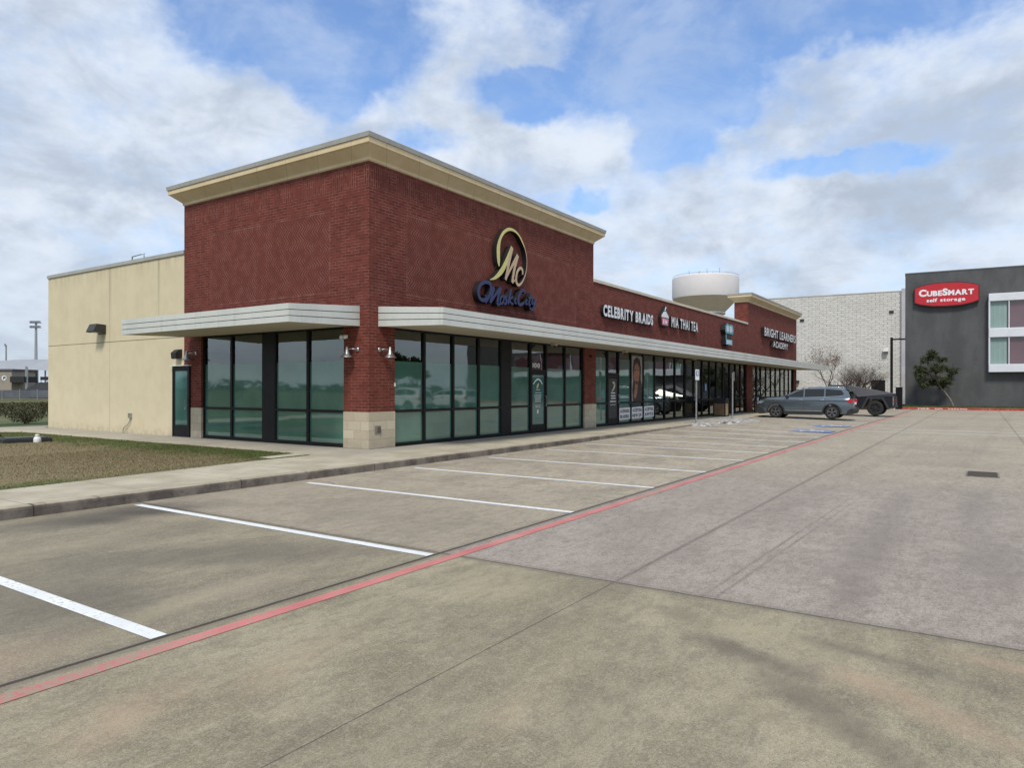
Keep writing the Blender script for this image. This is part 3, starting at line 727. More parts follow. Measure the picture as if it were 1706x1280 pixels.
# lawn with real blades
lawn_poly = [(-60, -1.76), (-1.8, -0.01), (-1.8, 14.5), (-2.4, 15.2), (-60, 15.2)]
LAWN_FRONT = lambda x: -0.05 - (x + 1.8) * -0.0 if x > -3.4 else -0.05 + (x + 3.4) * 0.106
b = MB()
lp = [(-60, -2.0), (-8.0, -0.56), (-3.4, -0.05), (-1.95, -0.02), (-1.8, 0.0), (-1.8, 14.5), (-2.4, 15.2), (-60, 15.2)]
b.face([(x, y, 0.156) for x, y in lp])
tag(b.build('lawn', M['lawn'], fixn=False), kind='structure')
b = MB()
b.face([(-60, -2.25, .151), (-8.0, -2.25, .151), (-3.4, -2.25, .151), (-3.4, -0.05, .151), (-8.0, -.56, .151), (-60, -2.0, .151)])
b.face([(-3.4, -2.25, .151), (-1.7, -2.25, .151), (-1.7, -0.0, .151), (-1.95, -0.02, .151), (-3.4, -0.05, .151)])
tag(b.build('pavement', M['walk'], fixn=False), kind='structure')

def inpoly(x, y, poly):
    r = False; j = len(poly) - 1
    for i in range(len(poly)):
        xi, yi = poly[i]; xj, yj = poly[j]
        if (yi > y) != (yj > y) and x < (xj - xi) * (y - yi) / (yj - yi) + xi: r = not r
        j = i
    return r
b = MB(); rg = random.Random(3); cnt = 0
def blade(x, y, h, z0=0.155):
    a = rg.uniform(0, 2 * pi); w = rg.uniform(.004, .008); lx, ly = rg.gauss(0, h * .55), rg.gauss(0, h * .55)
    i = len(b.v)
    b.v += [(x - cos(a) * w, y - sin(a) * w, z0), (x + cos(a) * w, y + sin(a) * w, z0), (x + lx, y + ly, z0 + h)]
    b.f.append((i, i + 1, i + 2)); b.mi.append(0)
while cnt < 85000:
    x = -1.75 - abs(rg.gauss(0, 3.6)); y = rg.uniform(-0.9, 15.1) if rg.random() < .55 else rg.uniform(-0.9, 5)
    ok = inpoly(x, y, lp) or (inpoly(x, y + rg.uniform(0, .1), lp))
    if not ok: continue
    if -2.9 < x < -1.78 and -0.02 < y < 0.52: continue
    blade(x, y, rg.uniform(.010, .030) if rg.random() < .96 else rg.uniform(.03, .06)); cnt += 1
tag(b.build('grass', M['lawn'], fixn=False), 'short patchy brown and green turf grass in front of the stucco wall', 'grass', kind='stuff')

# painted markings
def strip(b, x0, y0, x1, y1, w, z=0.004, n=12):
    d = Vector((x1 - x0, y1 - y0)); L = d.length; d.normalize(); nn = Vector((-d.y, d.x)) * w / 2
    for k in range(n):
        a0 = L * k / n; a1 = L * (k + 1) / n
        p0 = Vector((x0, y0)) + d * a0; p1 = Vector((x0, y0)) + d * a1
        b.face([(p.x, p.y, zl(p.x, p.y) + z) for p in (p0 - nn, p1 - nn, p1 + nn, p0 + nn)])
for i, sx in enumerate([-12.75, -9.853, -6.966 - .13, -4.19, -1.396, 1.257, 3.95, 6.2, 8.35, 10.7, 13.0, 15.3, 24.9, 28.75, 31.6, 34.5, 37.3, 40.1]):
    b = MB(); w = 0.115
    yb = -2.75 if i != 2 else -2.62
    strip(b, sx, -8.0, sx + (0.0 if i != 2 else .13) * 0, yb, w)
    if 5 < sx < 16: w = .1
    tag(b.build('bay_line', M['stripe'], fixn=False), kind='structure')
for (x0, y0, x1, y1) in ((-60, -8.22, 14, -8.22), (14, -8.22, 45, -8.22)):
    b = MB(); strip(b, x0, y0, x1, y1, 0.125, 0.004, 60)
    tag(b.build('red_line', M['redpaint'], fixn=False), kind='structure')
b = MB()
strip(b, 18.2, -8.35, 18.2, -30, 0.10); strip(b, 20.0, -8.35, 20.0, -30, 0.10)
for k in range(7): pass
tag(b.build('crossing_lines', M['stripe'], fixn=False), kind='structure')
# accessible bay symbols: blue field, white wheelchair figure
def isa(cx, cy, s, ):
    b = MB(); hs = s / 2
    b.face([(cx + dx * hs, cy + dy * hs, zl(cx, cy) + .02) for dx, dy in ((-1, -1), (1, -1), (1, 1), (-1, 1))])
    tag(b.build('blue_symbol_field', M['bluepaint'], fixn=False), kind='structure')
    b = MB(); z = zl(cx, cy) + .026
    ring = [(cos(a) * .26 * s, sin(a) * .26 * s - .08 * s) for a in [pi * .9 + k * pi * 1.35 / 14 for k in range(15)]]
    def pl(pts, w):
        for k in range(len(pts) - 1):
            p = Vector(pts[k]); q = Vector(pts[k + 1]); d = (q - p).normalized(); n_ = Vector((-d.y, d.x)) * w * s / 2
            b.face([(cx + v.y, cy - v.x, z) for v in (p - n_, q - n_, q + n_, p + n_)])
    pl(ring, .07)
    pl([(-.04 * s, .25 * s), (-.02 * s, -.02 * s), (.17 * s, -.02 * s), (.27 * s, -.28 * s)], .08)
    pl([(-.03 * s, .12 * s), (.14 * s, .12 * s)], .07)
    pl([(-.09 * s, .34 * s), (.01 * s, .34 * s)], .11)
    tag(b.build('wheelchair_symbol', M['stripe'], fixn=False), kind='structure')
isa(16.6, -7.1, 1.5); isa(21.0, -7.1, 1.4)

# storm drain grate
dr = thing('drain_grate', (3.85, -12.55, 0), 'black slotted storm drain grate set in the concrete lane', 'drain')
b = MB(); b.box(3.40, 4.30, -12.82, -12.28, 0.0045, 0.010)
b.build('surround', plain((0.20, 0.18, 0.15), .2, 6, .9, name='drain_collar'), dr)
b = MB()
b.box(3.44, 4.26, -12.79, -12.31, 0.011, 0.014)
b.build('pit', M['blackmatte'], dr)
b = MB()
for k in range(9): b.box(3.44 + k * .092, 3.465 + k * .092, -12.78, -12.32, 0.0145, 0.026)
b.build('bars', plain((0.11, .095, .08), .2, 12, .7, .3, name='cast_iron'), dr)

# ------------------------------------------------------------------ the shopping strip
ZT, ZL_, YB, XE = 7.33, 5.89, 16.9, 48.16
ZB = 0.15
bl = thing('shopping_strip', (24, 8.4, 0.15), 'long single storey red brick shopping strip with tall corner block, canopies and dark shopfronts', 'building')
b = MB()
T = 0.30
# front plane piers and band
b.box(0, 0.93, 0, 0.87, 1.06, 3.225)                         # corner pier
b.box(11.32, 12.27, 0, T, 1.06, 3.225)
b.box(33.55, 34.95, 0, T, ZB, 3.225)
b.box(47.2, XE, 0, T, ZB, 3.225)
b.box(0, 7.9, 0, 0.0001, 0, 0) if False else None
b.box(0, 12.05, 0, T, 3.225, ZT)                             # tall block front
b.box(0, T, T, 7.9, 3.225, ZT)                               # tall block side
b.box(0, T, 7.01, 7.9, 1.06, 3.225)                          # pier by the side door
b.box(T, 11.75, 7.6, 7.9, 5.5, ZT)                          # back and far side of the tall block
b.box(11.75, 12.05, T, 7.9, 5.5, ZT)
b.box(12.05, 33.72, 0, T, 3.225, ZL_)
b.box(33.72, XE, 0, 0.85, 3.225, ZT)                         # far sign block
b.box(XE - T, XE, 0.85, YB, ZB, ZL_)
b.build('brick_wall', M['brick'], bl)
b = MB()
b.box(-0.012, 0.942, -0.012, 0.88, ZB, 1.06)
b.build('stone_base', M['stone'], bl, bevel=0.008)
b = MB(); b.box(11.31, 12.28, -0.012, T, ZB, 1.06); b.build('stone_base', M['stone'], bl, bevel=0.008)
b = MB(); b.box(-0.012, T, 7.0, 7.54, ZB, 1.06); b.build('stone_base', M['stone'], bl, bevel=0.008)
b = MB()
b.box(0.012, T, 7.9, YB, ZB - .1, ZL_ - 0.1)
b.box(T, XE - T, YB - .3, YB, ZB, ZL_ - .1)
b.box(0.02, T, 7.54, 7.9, ZB, 1.06)
b.build('stucco_wall', M['stucco'], bl)
b = MB(); b.box(T, XE - T, 0.85, YB - .3, 5.35, 5.42); b.box(T, 11.75, T, 7.6, 7.0, 7.08)
b.build('roof', M['roof'], bl)
b = MB()
b.box(-0.03, T + .05, 7.902, YB + .03, ZL_ - 0.1, ZL_ + 0.02)
b.build('coping', M['capmetal'], bl, bevel=.006)
b = MB()
b.box(12.052, 33.72, -0.045, T + .05, ZL_ - 0.09, ZL_ + 0.03)
b.build('coping', M['capcream'], bl, bevel=.006)
# dim inside: floor, rear partition, ceiling
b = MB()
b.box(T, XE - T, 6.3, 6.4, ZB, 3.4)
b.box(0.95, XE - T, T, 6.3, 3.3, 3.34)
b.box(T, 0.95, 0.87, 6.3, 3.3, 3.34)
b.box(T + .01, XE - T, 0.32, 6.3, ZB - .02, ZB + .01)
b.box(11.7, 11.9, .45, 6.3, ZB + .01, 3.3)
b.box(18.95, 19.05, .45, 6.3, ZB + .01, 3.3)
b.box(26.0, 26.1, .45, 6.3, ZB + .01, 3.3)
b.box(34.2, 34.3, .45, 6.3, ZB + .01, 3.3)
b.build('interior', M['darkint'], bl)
M['palefurn'] = plain((0.22, .2, .19), .3, 3, .7, name='pale_furniture')
for i in range(3):
    b = MB(); b.box(12.6, 18.5, 1.2 + i * 1.6, 1.5 + i * 1.6, 3.26, 3.295); b.build('ceiling_light', M['palefurn'], bl)
for k in range(4):
    b = MB(); b.box(19.5 + k * 1.5, 20.6 + k * 1.5, 5.9, 6.25, 0.9, 2.0); b.build('wall_board', M['palefurn'], bl)
for k in range(4):
    for (fx, fy, hh) in ((35 + k * 3, 3.2, .8 + .2 * (k % 2)), (27 + k * 1.5, 2.2, 0.9 + .3 * (k % 2))):
        b = MB(); b.box(fx, fx + 1.1, fy, fy + .7, hh - .05, hh)
        for lx, ly in ((.05, .05), (1.0, .05), (.05, .6), (1.0, .6)): b.box(fx + lx, fx + lx + .05, fy + ly, fy + ly + .05, ZB + .01, hh - .05)
        b.build('table', M['palefurn'], bl)

def cornice(x0, x1, y0, y1, name='cornice'):
    offs = [(0.0, 7.26), (0.03, 7.28), (0.035, 7.34), (0.055, 7.36), (0.28, 7.545), (0.33, 7.575), (0.335, 7.70), (0.0, 7.70)]
    offs2 = [(0.33, 7.703), (0.36, 7.703), (0.375, 7.81), (0.36, 7.825), (0.0, 7.84), (-0.3, 7.80)]
    for offl, mm, nm in ((offs, M['cornice'], 'cornice'), (offs2, M['capmetal'], 'cornice_flashing')):
        b = MB()
        for o_, z in offl:
            b.v += [(x0 - o_, y0 - o_, z), (x1 + o_, y0 - o_, z), (x1 + o_, y1 + o_, z), (x0 - o_, y1 + o_, z)]
            # keep ring order
        for k in range(len(offl) - 1):
            for j in range(4):
                j2 = (j + 1) % 4
                b.f.append((k * 4 + j, k * 4 + j2, (k + 1) * 4 + j2, (k + 1) * 4 + j)); b.mi.append(0)
        if nm == 'cornice_flashing':
            k = len(offl) - 1; b.f.append((k * 4, k * 4 + 1, k * 4 + 2, k * 4 + 3)); b.mi.append(0)
        b.build(nm, mm, bl, fixn=True)
cornice(-0.001, 12.051, -0.001, 7.901)
cornice(33.719, 48.161, -0.001, 0.851)

# canopies: three fascia boards with dark reveals, sloping soffit
def board(b, p0, p1, z0a, z1a, z0b, z1b, nrm, t=0.014):
    """board between plan points p0,p1 ; heights z0a..z1a at p0, z0b..z1b at p1 ; 3 courses"""
    for k in range(3):
        def z(f, a): return (z0a + (z1a - z0a) * f) if a == 0 else (z0b + (z1b - z0b) * f)
        f0 = k / 3 + (0.02 if k else 0); f1 = (k + 1) / 3 - (0.02 if k < 2 else 0)
        i = len(b.v)
        for (p, a) in ((p0, 0), (p1, 1)):
            for off in (0, t):
                for f in (f0, f1):
                    b.v.append((p[0] + nrm[0] * off, p[1] + nrm[1] * off, z(f, a)))
        # order: p0: o0f0,o0f1,o1f0,o1f1 ; p1 same +4
        for f in ((2, 6, 7, 3), (0, 2, 3, 1), (4, 5, 7, 6), (1, 3, 7, 5), (0, 4, 6, 2)):
            b.f.append(tuple(i + q for q in f)); b.mi.append(0)
def canopy(kind):
    if kind == 'front':
        x0, x1, d = 0.35, 48.9, 2.05
        cor = [(x0, 0.0), (x0, -d), (x1, -d), (x1, 0.0)]; nr = [(-1, 0), (0, -1), (1, 0)]
    else:
        x0, x1, d = 0.32, 7.38, 2.15
        cor = [(0.0, x1), (-d, x1), (-d, x0), (0.0, x0)]; nr = [(0, 1), (-1, 0), (0, -1)]
    zo, zw, to, tw = 3.14, 3.20, 3.555, 3.70
    b = MB()
    hs = [((zw, tw), (zo, to)), ((zo, to), (zo, to)), ((zo, to), (zw, tw))]
    for k in range(3):
        p0, p1 = cor[k], cor[k + 1]
        L = sqrt((p1[0] - p0[0]) ** 2 + (p1[1] - p0[1]) ** 2)
        nseg = max(1, round(L / 3.05))
        for q in range(nseg):
            a0 = q / nseg; a1 = (q + 1) / nseg; gp = 0.003 / L
            lerp = lambda A, B, f: (A[0] + (B[0] - A[0]) * f, A[1] + (B[1] - A[1]) * f)
            h0, h1 = hs[k]
            A = lerp(p0, p1, a0 + (gp if q else 0)); B = lerp(p0, p1, a1 - (gp if q < nseg - 1 else 0))
            HA = lerp(h0, h1, a0); HB = lerp(h0, h1, a1)
            board(b, A, B, HA[0], HA[1], HB[0], HB[1], nr[k])
    cn = MB()
    c4 = cor
    lo = [(c4[0][0], c4[0][1], zw + .01), (c4[1][0], c4[1][1], zo + .01), (c4[2][0], c4[2][1], zo + .01), (c4[3][0], c4[3][1], zw + .01)]
    hi = [(c4[0][0], c4[0][1], tw - .01), (c4[1][0], c4[1][1], to - .01), (c4[2][0], c4[2][1], to - .01), (c4[3][0], c4[3][1], tw - .01)]
    cn.face(hi)
    for k in range(3): cn.face([lo[k], lo[k + 1], hi[k + 1], hi[k]])
    root = cn.build('canopy', M['blackmatte'], bl)
    sf = MB(); sf.face(lo)
    sf.build('soffit', M['soffit'], root)
    b.build('fascia', M['fascia'], root)
canopy('side'); canopy('front')

# shopfronts. conv maps (along, depth, z) to world
FR = lambda u, d, z: (u, 0.10 + d, z)        # front wall, along = x
SD = lambda u, d, z: (0.10 + d, u, z)        # side wall, along = y
def fbox(b, cv, u0, u1, d0, d1, z0, z1, mi=0):
    p = [cv(u0, d0, z0), cv(u1, d1, z1)]
    b.box(min(p[0][0], p[1][0]), max(p[0][0], p[1][0]), min(p[0][1], p[1][1]), max(p[0][1], p[1][1]), z0, z1, mi)
def window(cv, u0, u1, film=0, z1=3.222):
    fr = MB(); w = 0.045
    fbox(fr, cv, u0, u0 + w, -0.04, 0.08, ZB, z1); fbox(fr, cv, u1 - w, u1, -0.04, 0.08, ZB, z1)
    fbox(fr, cv, u0 + w, u1 - w, -0.04, 0.08, ZB, ZB + .09)
    fbox(fr, cv, u0 + w, u1 - w, -0.037, 0.08, 1.025, 1.095)
    fbox(fr, cv, u0 + w, u1 - w, -0.04, 0.08, z1 - .06, z1)
    o = fr.build('window', M['black'], bl)
    pn = MB()
    fbox(pn, cv, u0 + w, u1 - w, 0.012, 0.020, ZB + .09, 1.025)
    pn.build('pane', M['filmreflglass'] if film else M['glass'], o)
    pn = MB()
    if film:
        fbox(pn, cv, u0 + w, u1 - w, 0.012, 0.020, 1.095, film); pn.build('pane', M['filmreflglass'], o)
        pn = MB(); fbox(pn, cv, u0 + w, u1 - w, 0.012, 0.020, film, z1 - .06); pn.build('pane', M['glass'], o)
    else:
        fbox(pn, cv, u0 + w, u1 - w, 0.012, 0.020, 1.095, z1 - .06); pn.build('pane', M['glass'], o)
    return o
def door(cv, u0, u1, glass='glass', ztop=2.2, z1=3.222, film=0, solid=False):
    fr = MB(); w = 0.05
    fbox(fr, cv, u0, u0 + w, -0.05, 0.08, ZB, z1); fbox(fr, cv, u1 - w, u1, -0.05, 0.08, ZB, z1)
    fbox(fr, cv, u0 + w, u1 - w, -0.05, 0.08, ztop + .02, ztop + .10)
    if z1 > ztop + .3: fbox(fr, cv, u0 + w, u1 - w, -0.05, 0.08, z1 - .06, z1)
    o = fr.build('door_frame', M['black'], bl)
    lf = MB(); s = 0.075
    a, c = u0 + w + .004, u1 - w - .004
    fbox(lf, cv, a, a + s, -0.03, 0.02, ZB + .01, ztop + .012); fbox(lf, cv, c - s, c, -0.03, 0.02, ZB + .01, ztop + .012)
    fbox(lf, cv, a + s, c - s, -0.03, 0.02, ZB + .01, ZB + .28); fbox(lf, cv, a + s, c - s, -0.03, 0.02, ztop - .09, ztop + .012)
    ld = lf.build('door', M['black'], bl)
    pn = MB(); fbox(pn, cv, a + s, c - s, -0.008, 0.0, ZB + .28, ztop - .09)
    pn.build('pane', M[glass], ld)
    if z1 > ztop + .3:
        pn = MB(); fbox(pn, cv, u0 + w, u1 - w, 0.012, 0.02, ztop + .10, z1 - .06)
        pn.build('pane', M['glass'], o)
    hd = MB()
    hp = [cv(c - s * .6, -.03, 1.05), cv(c - s * .6, -.085, 1.05), cv(c - s * .6, -.085, 1.4), cv(c - s * .6, -.03, 1.4)]
    hd.tube(hp, 0.011, 6)
    hd.build('handle', M['steel'], ld)
    return ld
def column(cv, u0, u1):
    b = MB(); fbox(b, cv, u0, u1, -0.045, 0.09, ZB, 3.222)
    b.build('column_cover', M['black'], bl, bevel=.004)

for u0, u1 in ((0.88, 2.31), (2.31, 3.67), (4.16, 5.62), (5.62, 7.005)): window(SD, u0, u1, 2.36)
column(SD, 3.67, 4.16)
for u0, u1 in ((0.945, 2.17), (2.17, 3.43), (3.43, 4.67), (4.67, 5.86), (6.37, 7.58), (8.62, 9.95), (9.95, 11.31)): window(FR, u0, u1, 2.36)
column(FR, 5.86, 6.37)
door(FR, 7.58, 8.62, 'doorglass')
window(FR, 12.28, 13.44, 2.9)  # teal film colour stands for a greenish reflection in this pane
d2 = door(FR, 13.44, 14.5, 'glass')
for u0, u1, fl in ((14.5, 15.76, 2.9), (15.76, 17.09, 0), (17.09, 18.41, 2.9), (18.41, 19.68, 0), (19.68, 21.03, 0), (21.03, 22.42, 0)): window(FR, u0, u1, fl)  # teal panes here: greenish reflection put into the glass colour
door(FR, 22.42, 23.74)
for u0, u1 in ((23.74, 25.1), (25.1, 26.35), (26.35, 27.57), (27.57, 28.8), (28.8, 30.1)): window(FR, u0, u1)
door(FR, 30.1, 31.3); window(FR, 31.3, 32.4); window(FR, 32.4, 33.55)
window(FR, 34.95, 36.2); door(FR, 36.2, 37.3)
u = 37.3
for k in range(7):
    window(FR, u, u + 1.4143); u += 1.4143

# the side door with teal glass in the stucco wall
SD2 = lambda u, d, z: (-0.02 + d, u, z)
fr = MB()
fbox(fr, SD2, 7.55, 7.61, -0.03, 0.03, ZB, 2.33); fbox(fr, SD2, 8.40, 8.47, -0.03, 0.03, ZB, 2.33); fbox(fr, SD2, 7.61, 8.40, -0.03, 0.03, 2.25, 2.33)
o = fr.build('door_frame', M['black'], bl)
lf = MB()
fbox(lf, SD2, 7.614, 7.67, -0.02, 0.028, ZB + .01, 2.246); fbox(lf, SD2, 8.34, 8.396, -0.02, 0.028, ZB + .01, 2.246)
fbox(lf, SD2, 7.67, 8.34, -0.02, 0.028, ZB + .01, ZB + .36); fbox(lf, SD2, 7.67, 8.34, -0.02, 0.028, 2.18, 2.246)
ld = lf.build('door', M['black'], bl)
pn = MB(); fbox(pn, SD2, 7.67, 8.34, -0.008, 0.0, ZB + .36, 2.18); pn.build('pane', M['doorglass'], ld)
hd = MB(); hd.tube([SD2(7.70, -.02, 1.0), SD2(7.70, -.08, 1.0), SD2(7.70, -.08, 1.3), SD2(7.70, -.02, 1.3)], .012, 6); hd.build('handle', M['steel'], ld)
b = MB(); b.box(-0.10, 0.005, 7.5, 8.55, 2.335, 2.36); b.build('drip_edge', M['white'], bl)

# ------------------------------------------------------------------ lettering
def text_mesh(txt, bold=0.0):
    cu = bpy.data.curves.new('txt', 'FONT'); cu.body = txt; cu.size = 1.0; cu.offset = bold; cu.resolution_u = 4
    ob = bpy.data.objects.new('txt', cu); COL.objects.link(ob)
    dg = bpy.context.evaluated_depsgraph_get()
    me = bpy.data.meshes.new_from_object(ob.evaluated_get(dg))
    vs = [tuple(v.co) for v in me.vertices]; fs = [tuple(p.vertices) for p in me.polygons]
    bpy.data.objects.remove(ob); bpy.data.curves.remove(cu); bpy.data.meshes.remove(me)
    return vs, fs
_tc = {}
def glyph(ch, bold):
    if (ch, bold) not in _tc: _tc[ch, bold] = text_mesh(ch, bold)
    return _tc[ch, bold]
def layout(txt, bold, space=0.36, gap=0.10, small=None):
    """returns list of (char, verts, faces, x offset, scale) and total width, cap height"""
    x = 0; out = []
    for k, ch in enumerate(txt):
        if ch == ' ': x += space; continue
        sc = small if (small and ch.islower()) else 1.0
        vs, fs = glyph(ch.upper() if small else ch, bold)
        x0 = min(v[0] for v in vs); x1 = max(v[0] for v in vs)
        out.append((ch, vs, fs, x - x0 * sc, sc)); x += (x1 - x0) * sc + gap
    return out, x - gap
def channel(txt, parent, u0, u1, z0, z1, cv, depth=0.12, bold=0.03, face='letterwhite', side='letterside', name='letter', small=None, single=False, capref='E', standoff=0.02, gap=0.10, slope=0.0):
    """raised letters on a wall: every letter a part.  cv(u, out, z) -> world"""
    out, wd = layout(txt, bold, small=small, gap=gap)
    cap = max(v[1] for v in glyph(capref, bold)[0]) - min(v[1] for v in glyph(capref, bold)[0])
    base = min(v[1] for v in glyph(capref, bold)[0])
    sx = (u1 - u0) / wd; sz = (z1 - z0) / cap
    allb = MB()
    for ch, vs, fs, xo, sc in out:
        b = allb if single else MB()
        P2 = [(u0 + (v[0] * sc + xo) * sx, z0 + (v[1] - base) * sc * sz) for v in vs]
        i = len(b.v)
        b.v += [cv(p[0], standoff + depth, p[1] + slope * (p[0] - u0)) for p in P2]
        for f in fs: b.f.append(tuple(i + q for q in f)); b.mi.append(0)
        # boundary edges -> returns
        ec = {}
        for f in fs:
            for q in range(len(f)):
                e = (f[q], f[(q + 1) % len(f)])
                ec[e] = 1
        if depth > 0.004:
            j = len(b.v)
            b.v += [cv(p[0], standoff, p[1] + slope * (p[0] - u0)) for p in P2]
            for (a, c) in list(ec):
                if (c, a) not in ec:
                    b.f.append((i + a, i + c, j + c, j + a)); b.mi.append(1)
            for f in fs: b.f.append(tuple(j + q for q in reversed(f))); b.mi.append(1)
        if not single: b.build(name, [M[face], M[side]], parent, fixn=True)
    if single: return allb.build(name, [M[face], M[side]], parent, fixn=(depth > .004))
WF = lambda u, o, z: (u, -o, z)              # on the front brick, out = -y
GF = lambda u, o, z: (u, 0.10 - o, z)        # on the front glass

sg = thing('shop_sign', (15.1, -0.1, 4.5), 'white channel letters reading CELEBRITY BRAIDS on the low brick front', 'sign')
channel('CELEBRITY BRAIDS', sg, 12.62, 17.66, 4.52, 4.98, WF, bold=0.045, depth=0.13)
sg = thing('shop_sign', (21.2, -0.1, 4.6), 'white channel letters reading MIA THAI TEA beside a drink cup emblem', 'sign')
channel('MIA THAI TEA', sg, 19.95, 23.75, 4.63, 5.12, WF, bold=0.03, depth=0.13, gap=.14)
# cup emblem: pink cup, white lid and straw
def raised(b, poly, o0, o1, cv=WF, mi=0, ms=1):
    b.prism(poly, o0, o1, lambda u, v, w: cv(u, w, v), mi, ms)
b = MB(); raised(b, [(18.66, 4.60), (19.54, 4.60), (19.62, 4.98), (19.66, 5.10), (19.44, 5.34), (19.2, 5.56), (18.95, 5.40), (18.62, 5.12), (18.6, 4.98)], 0.02, 0.15, mi=0)
b.build('emblem_back', [M['letterside'], M['letterside']], sg)
b = MB(); raised(b, [(18.78, 4.64), (19.44, 4.64), (19.52, 4.96), (18.72, 4.96)], 0.15, 0.165, mi=0, ms=0); b.build('emblem_cup', [M['pink']], sg)
b = MB(); raised(b, [(18.68, 5.0), (19.56, 5.0), (19.52, 5.10), (19.2, 5.30), (18.95, 5.26), (18.74, 5.12)], 0.15, 0.165, mi=0, ms=0)
raised(b, [(19.05, 5.31), (19.12, 5.31), (19.26, 5.50), (19.18, 5.52)], 0.15, 0.163, mi=0, ms=0)
raised(b, [(18.85, 4.70), (18.95, 4.70), (18.97, 4.90), (18.86, 4.90)], 0.166, 0.169, mi=0, ms=0)
raised(b, [(19.1, 4.72), (19.32, 4.72), (19.34, 4.86), (19.1, 4.86)], 0.166, 0.169, mi=0, ms=0)
b.build('emblem_lid', [M['letterwhite']], sg)

sg = thing('shop_sign', (28.8, -0.1, 4.2), 'narrow teal and pale blue stacked emblem sign right of the tea shop sign', 'sign')
b = MB(); raised(b, [(28.1, 4.86), (29.5, 4.86), (29.62, 5.1), (29.5, 5.38), (29.1, 5.44), (28.8, 5.36), (28.4, 5.46), (28.05, 5.3), (27.98, 5.05)], 0.02, 0.30)
b.build('emblem_top', [M['teal'], M['letterside']], sg)
b = MB(); raised(b, [(28.2, 4.52), (29.25, 4.52), (29.25, 4.86), (28.2, 4.86)], 0.02, 0.26); b.build('emblem_middle', [M['letterside'], M['letterside']], sg)
b = MB(); raised(b, [(28.15, 4.22), (29.35, 4.22), (29.35, 4.515), (28.15, 4.515)], 0.02, 0.30); b.build('emblem_bottom', [M['paleblue'], M['letterside']], sg)
channel('BB', sg, 28.25, 29.35, 4.98, 5.30, WF, depth=0.0, standoff=0.305, face='letterwhite', name='lettering', single=True)
channel('BK', sg, 28.35, 29.15, 4.28, 4.45, WF, depth=0.0, standoff=0.305, face='letterwhite', name='lettering', single=True)
b = MB(); raised(b, [(28.22, 4.53), (28.3, 4.53), (28.3, 4.85), (28.22, 4.85)], 0.262, 0.268, mi=0, ms=0); b.build('emblem_bar', [M['paleblue']], sg)

sg = thing('shop_sign', (41.5, -0.1, 4.6), 'black backed white letters reading BRIGHT LEARNERS ACADEMY on the far brick block', 'sign')
channel('BRIGHT LEARNERS', sg, 37.0, 46.6, 5.28, 5.86, WF, bold=0.015, depth=0.24, gap=.12)
channel('ACADEMY', sg, 39.4, 43.9, 4.62, 5.06, WF, bold=0.015, depth=0.24, gap=.12)

# stroke-built script logo on the corner block
def catmull(pts, n=7):
    out = []
    P_ = [pts[0]] + list(pts) + [pts[-1]]
    for i in range(1, len(P_) - 2):
        p0, p1, p2, p3 = P_[i - 1], P_[i], P_[i + 1], P_[i + 2]
        for k in range(n):
            t_ = k / n
            out.append(tuple(0.5 * ((2 * p1[q]) + (-p0[q] + p2[q]) * t_ + (2 * p0[q] - 5 * p1[q] + 4 * p2[q] - p3[q]) * t_ ** 2 + (-p0[q] + 3 * p1[q] - 3 * p2[q] + p3[q]) * t_ ** 3) for q in range(len(p1))))
    out.append(tuple(pts[-1]))
    return out
def stroke(b, pts, o0, o1, n=7, cv=WF):
    """pts: (u, z, width)"""
    c = catmull(pts, n); m_ = len(c); i = len(b.v)
    for k in range(m_):
        a = c[max(0, k - 1)]; d = c[min(m_ - 1, k + 1)]
        t_ = Vector((d[0] - a[0], d[1] - a[1]))
        if t_.length < 1e-6: t_ = Vector((1, 0))
        t_.normalize(); nn = Vector((-t_.y, t_.x)) * max(.006, c[k][2] / 2)
        for (s_, o_) in ((1, o1), (-1, o1), (-1, o0), (1, o0)):
            b.v.append(cv(c[k][0] + nn.x * s_, o_, c[k][1] + nn.y * s_))
    for k in range(m_ - 1):
        for q, mi in ((0, 0), (1, 1), (2, 1), (3, 1)):
            q2 = (q + 1) % 4
            b.f.append((i + k * 4 + q, i + (k + 1) * 4 + q, i + (k + 1) * 4 + q2, i + k * 4 + q2)); b.mi.append(mi)
    b.f.append((i, i + 1, i + 2, i + 3)); b.mi.append(1)
    j = i + (m_ - 1) * 4; b.f.append((j + 3, j + 2, j + 1, j)); b.mi.append(1)

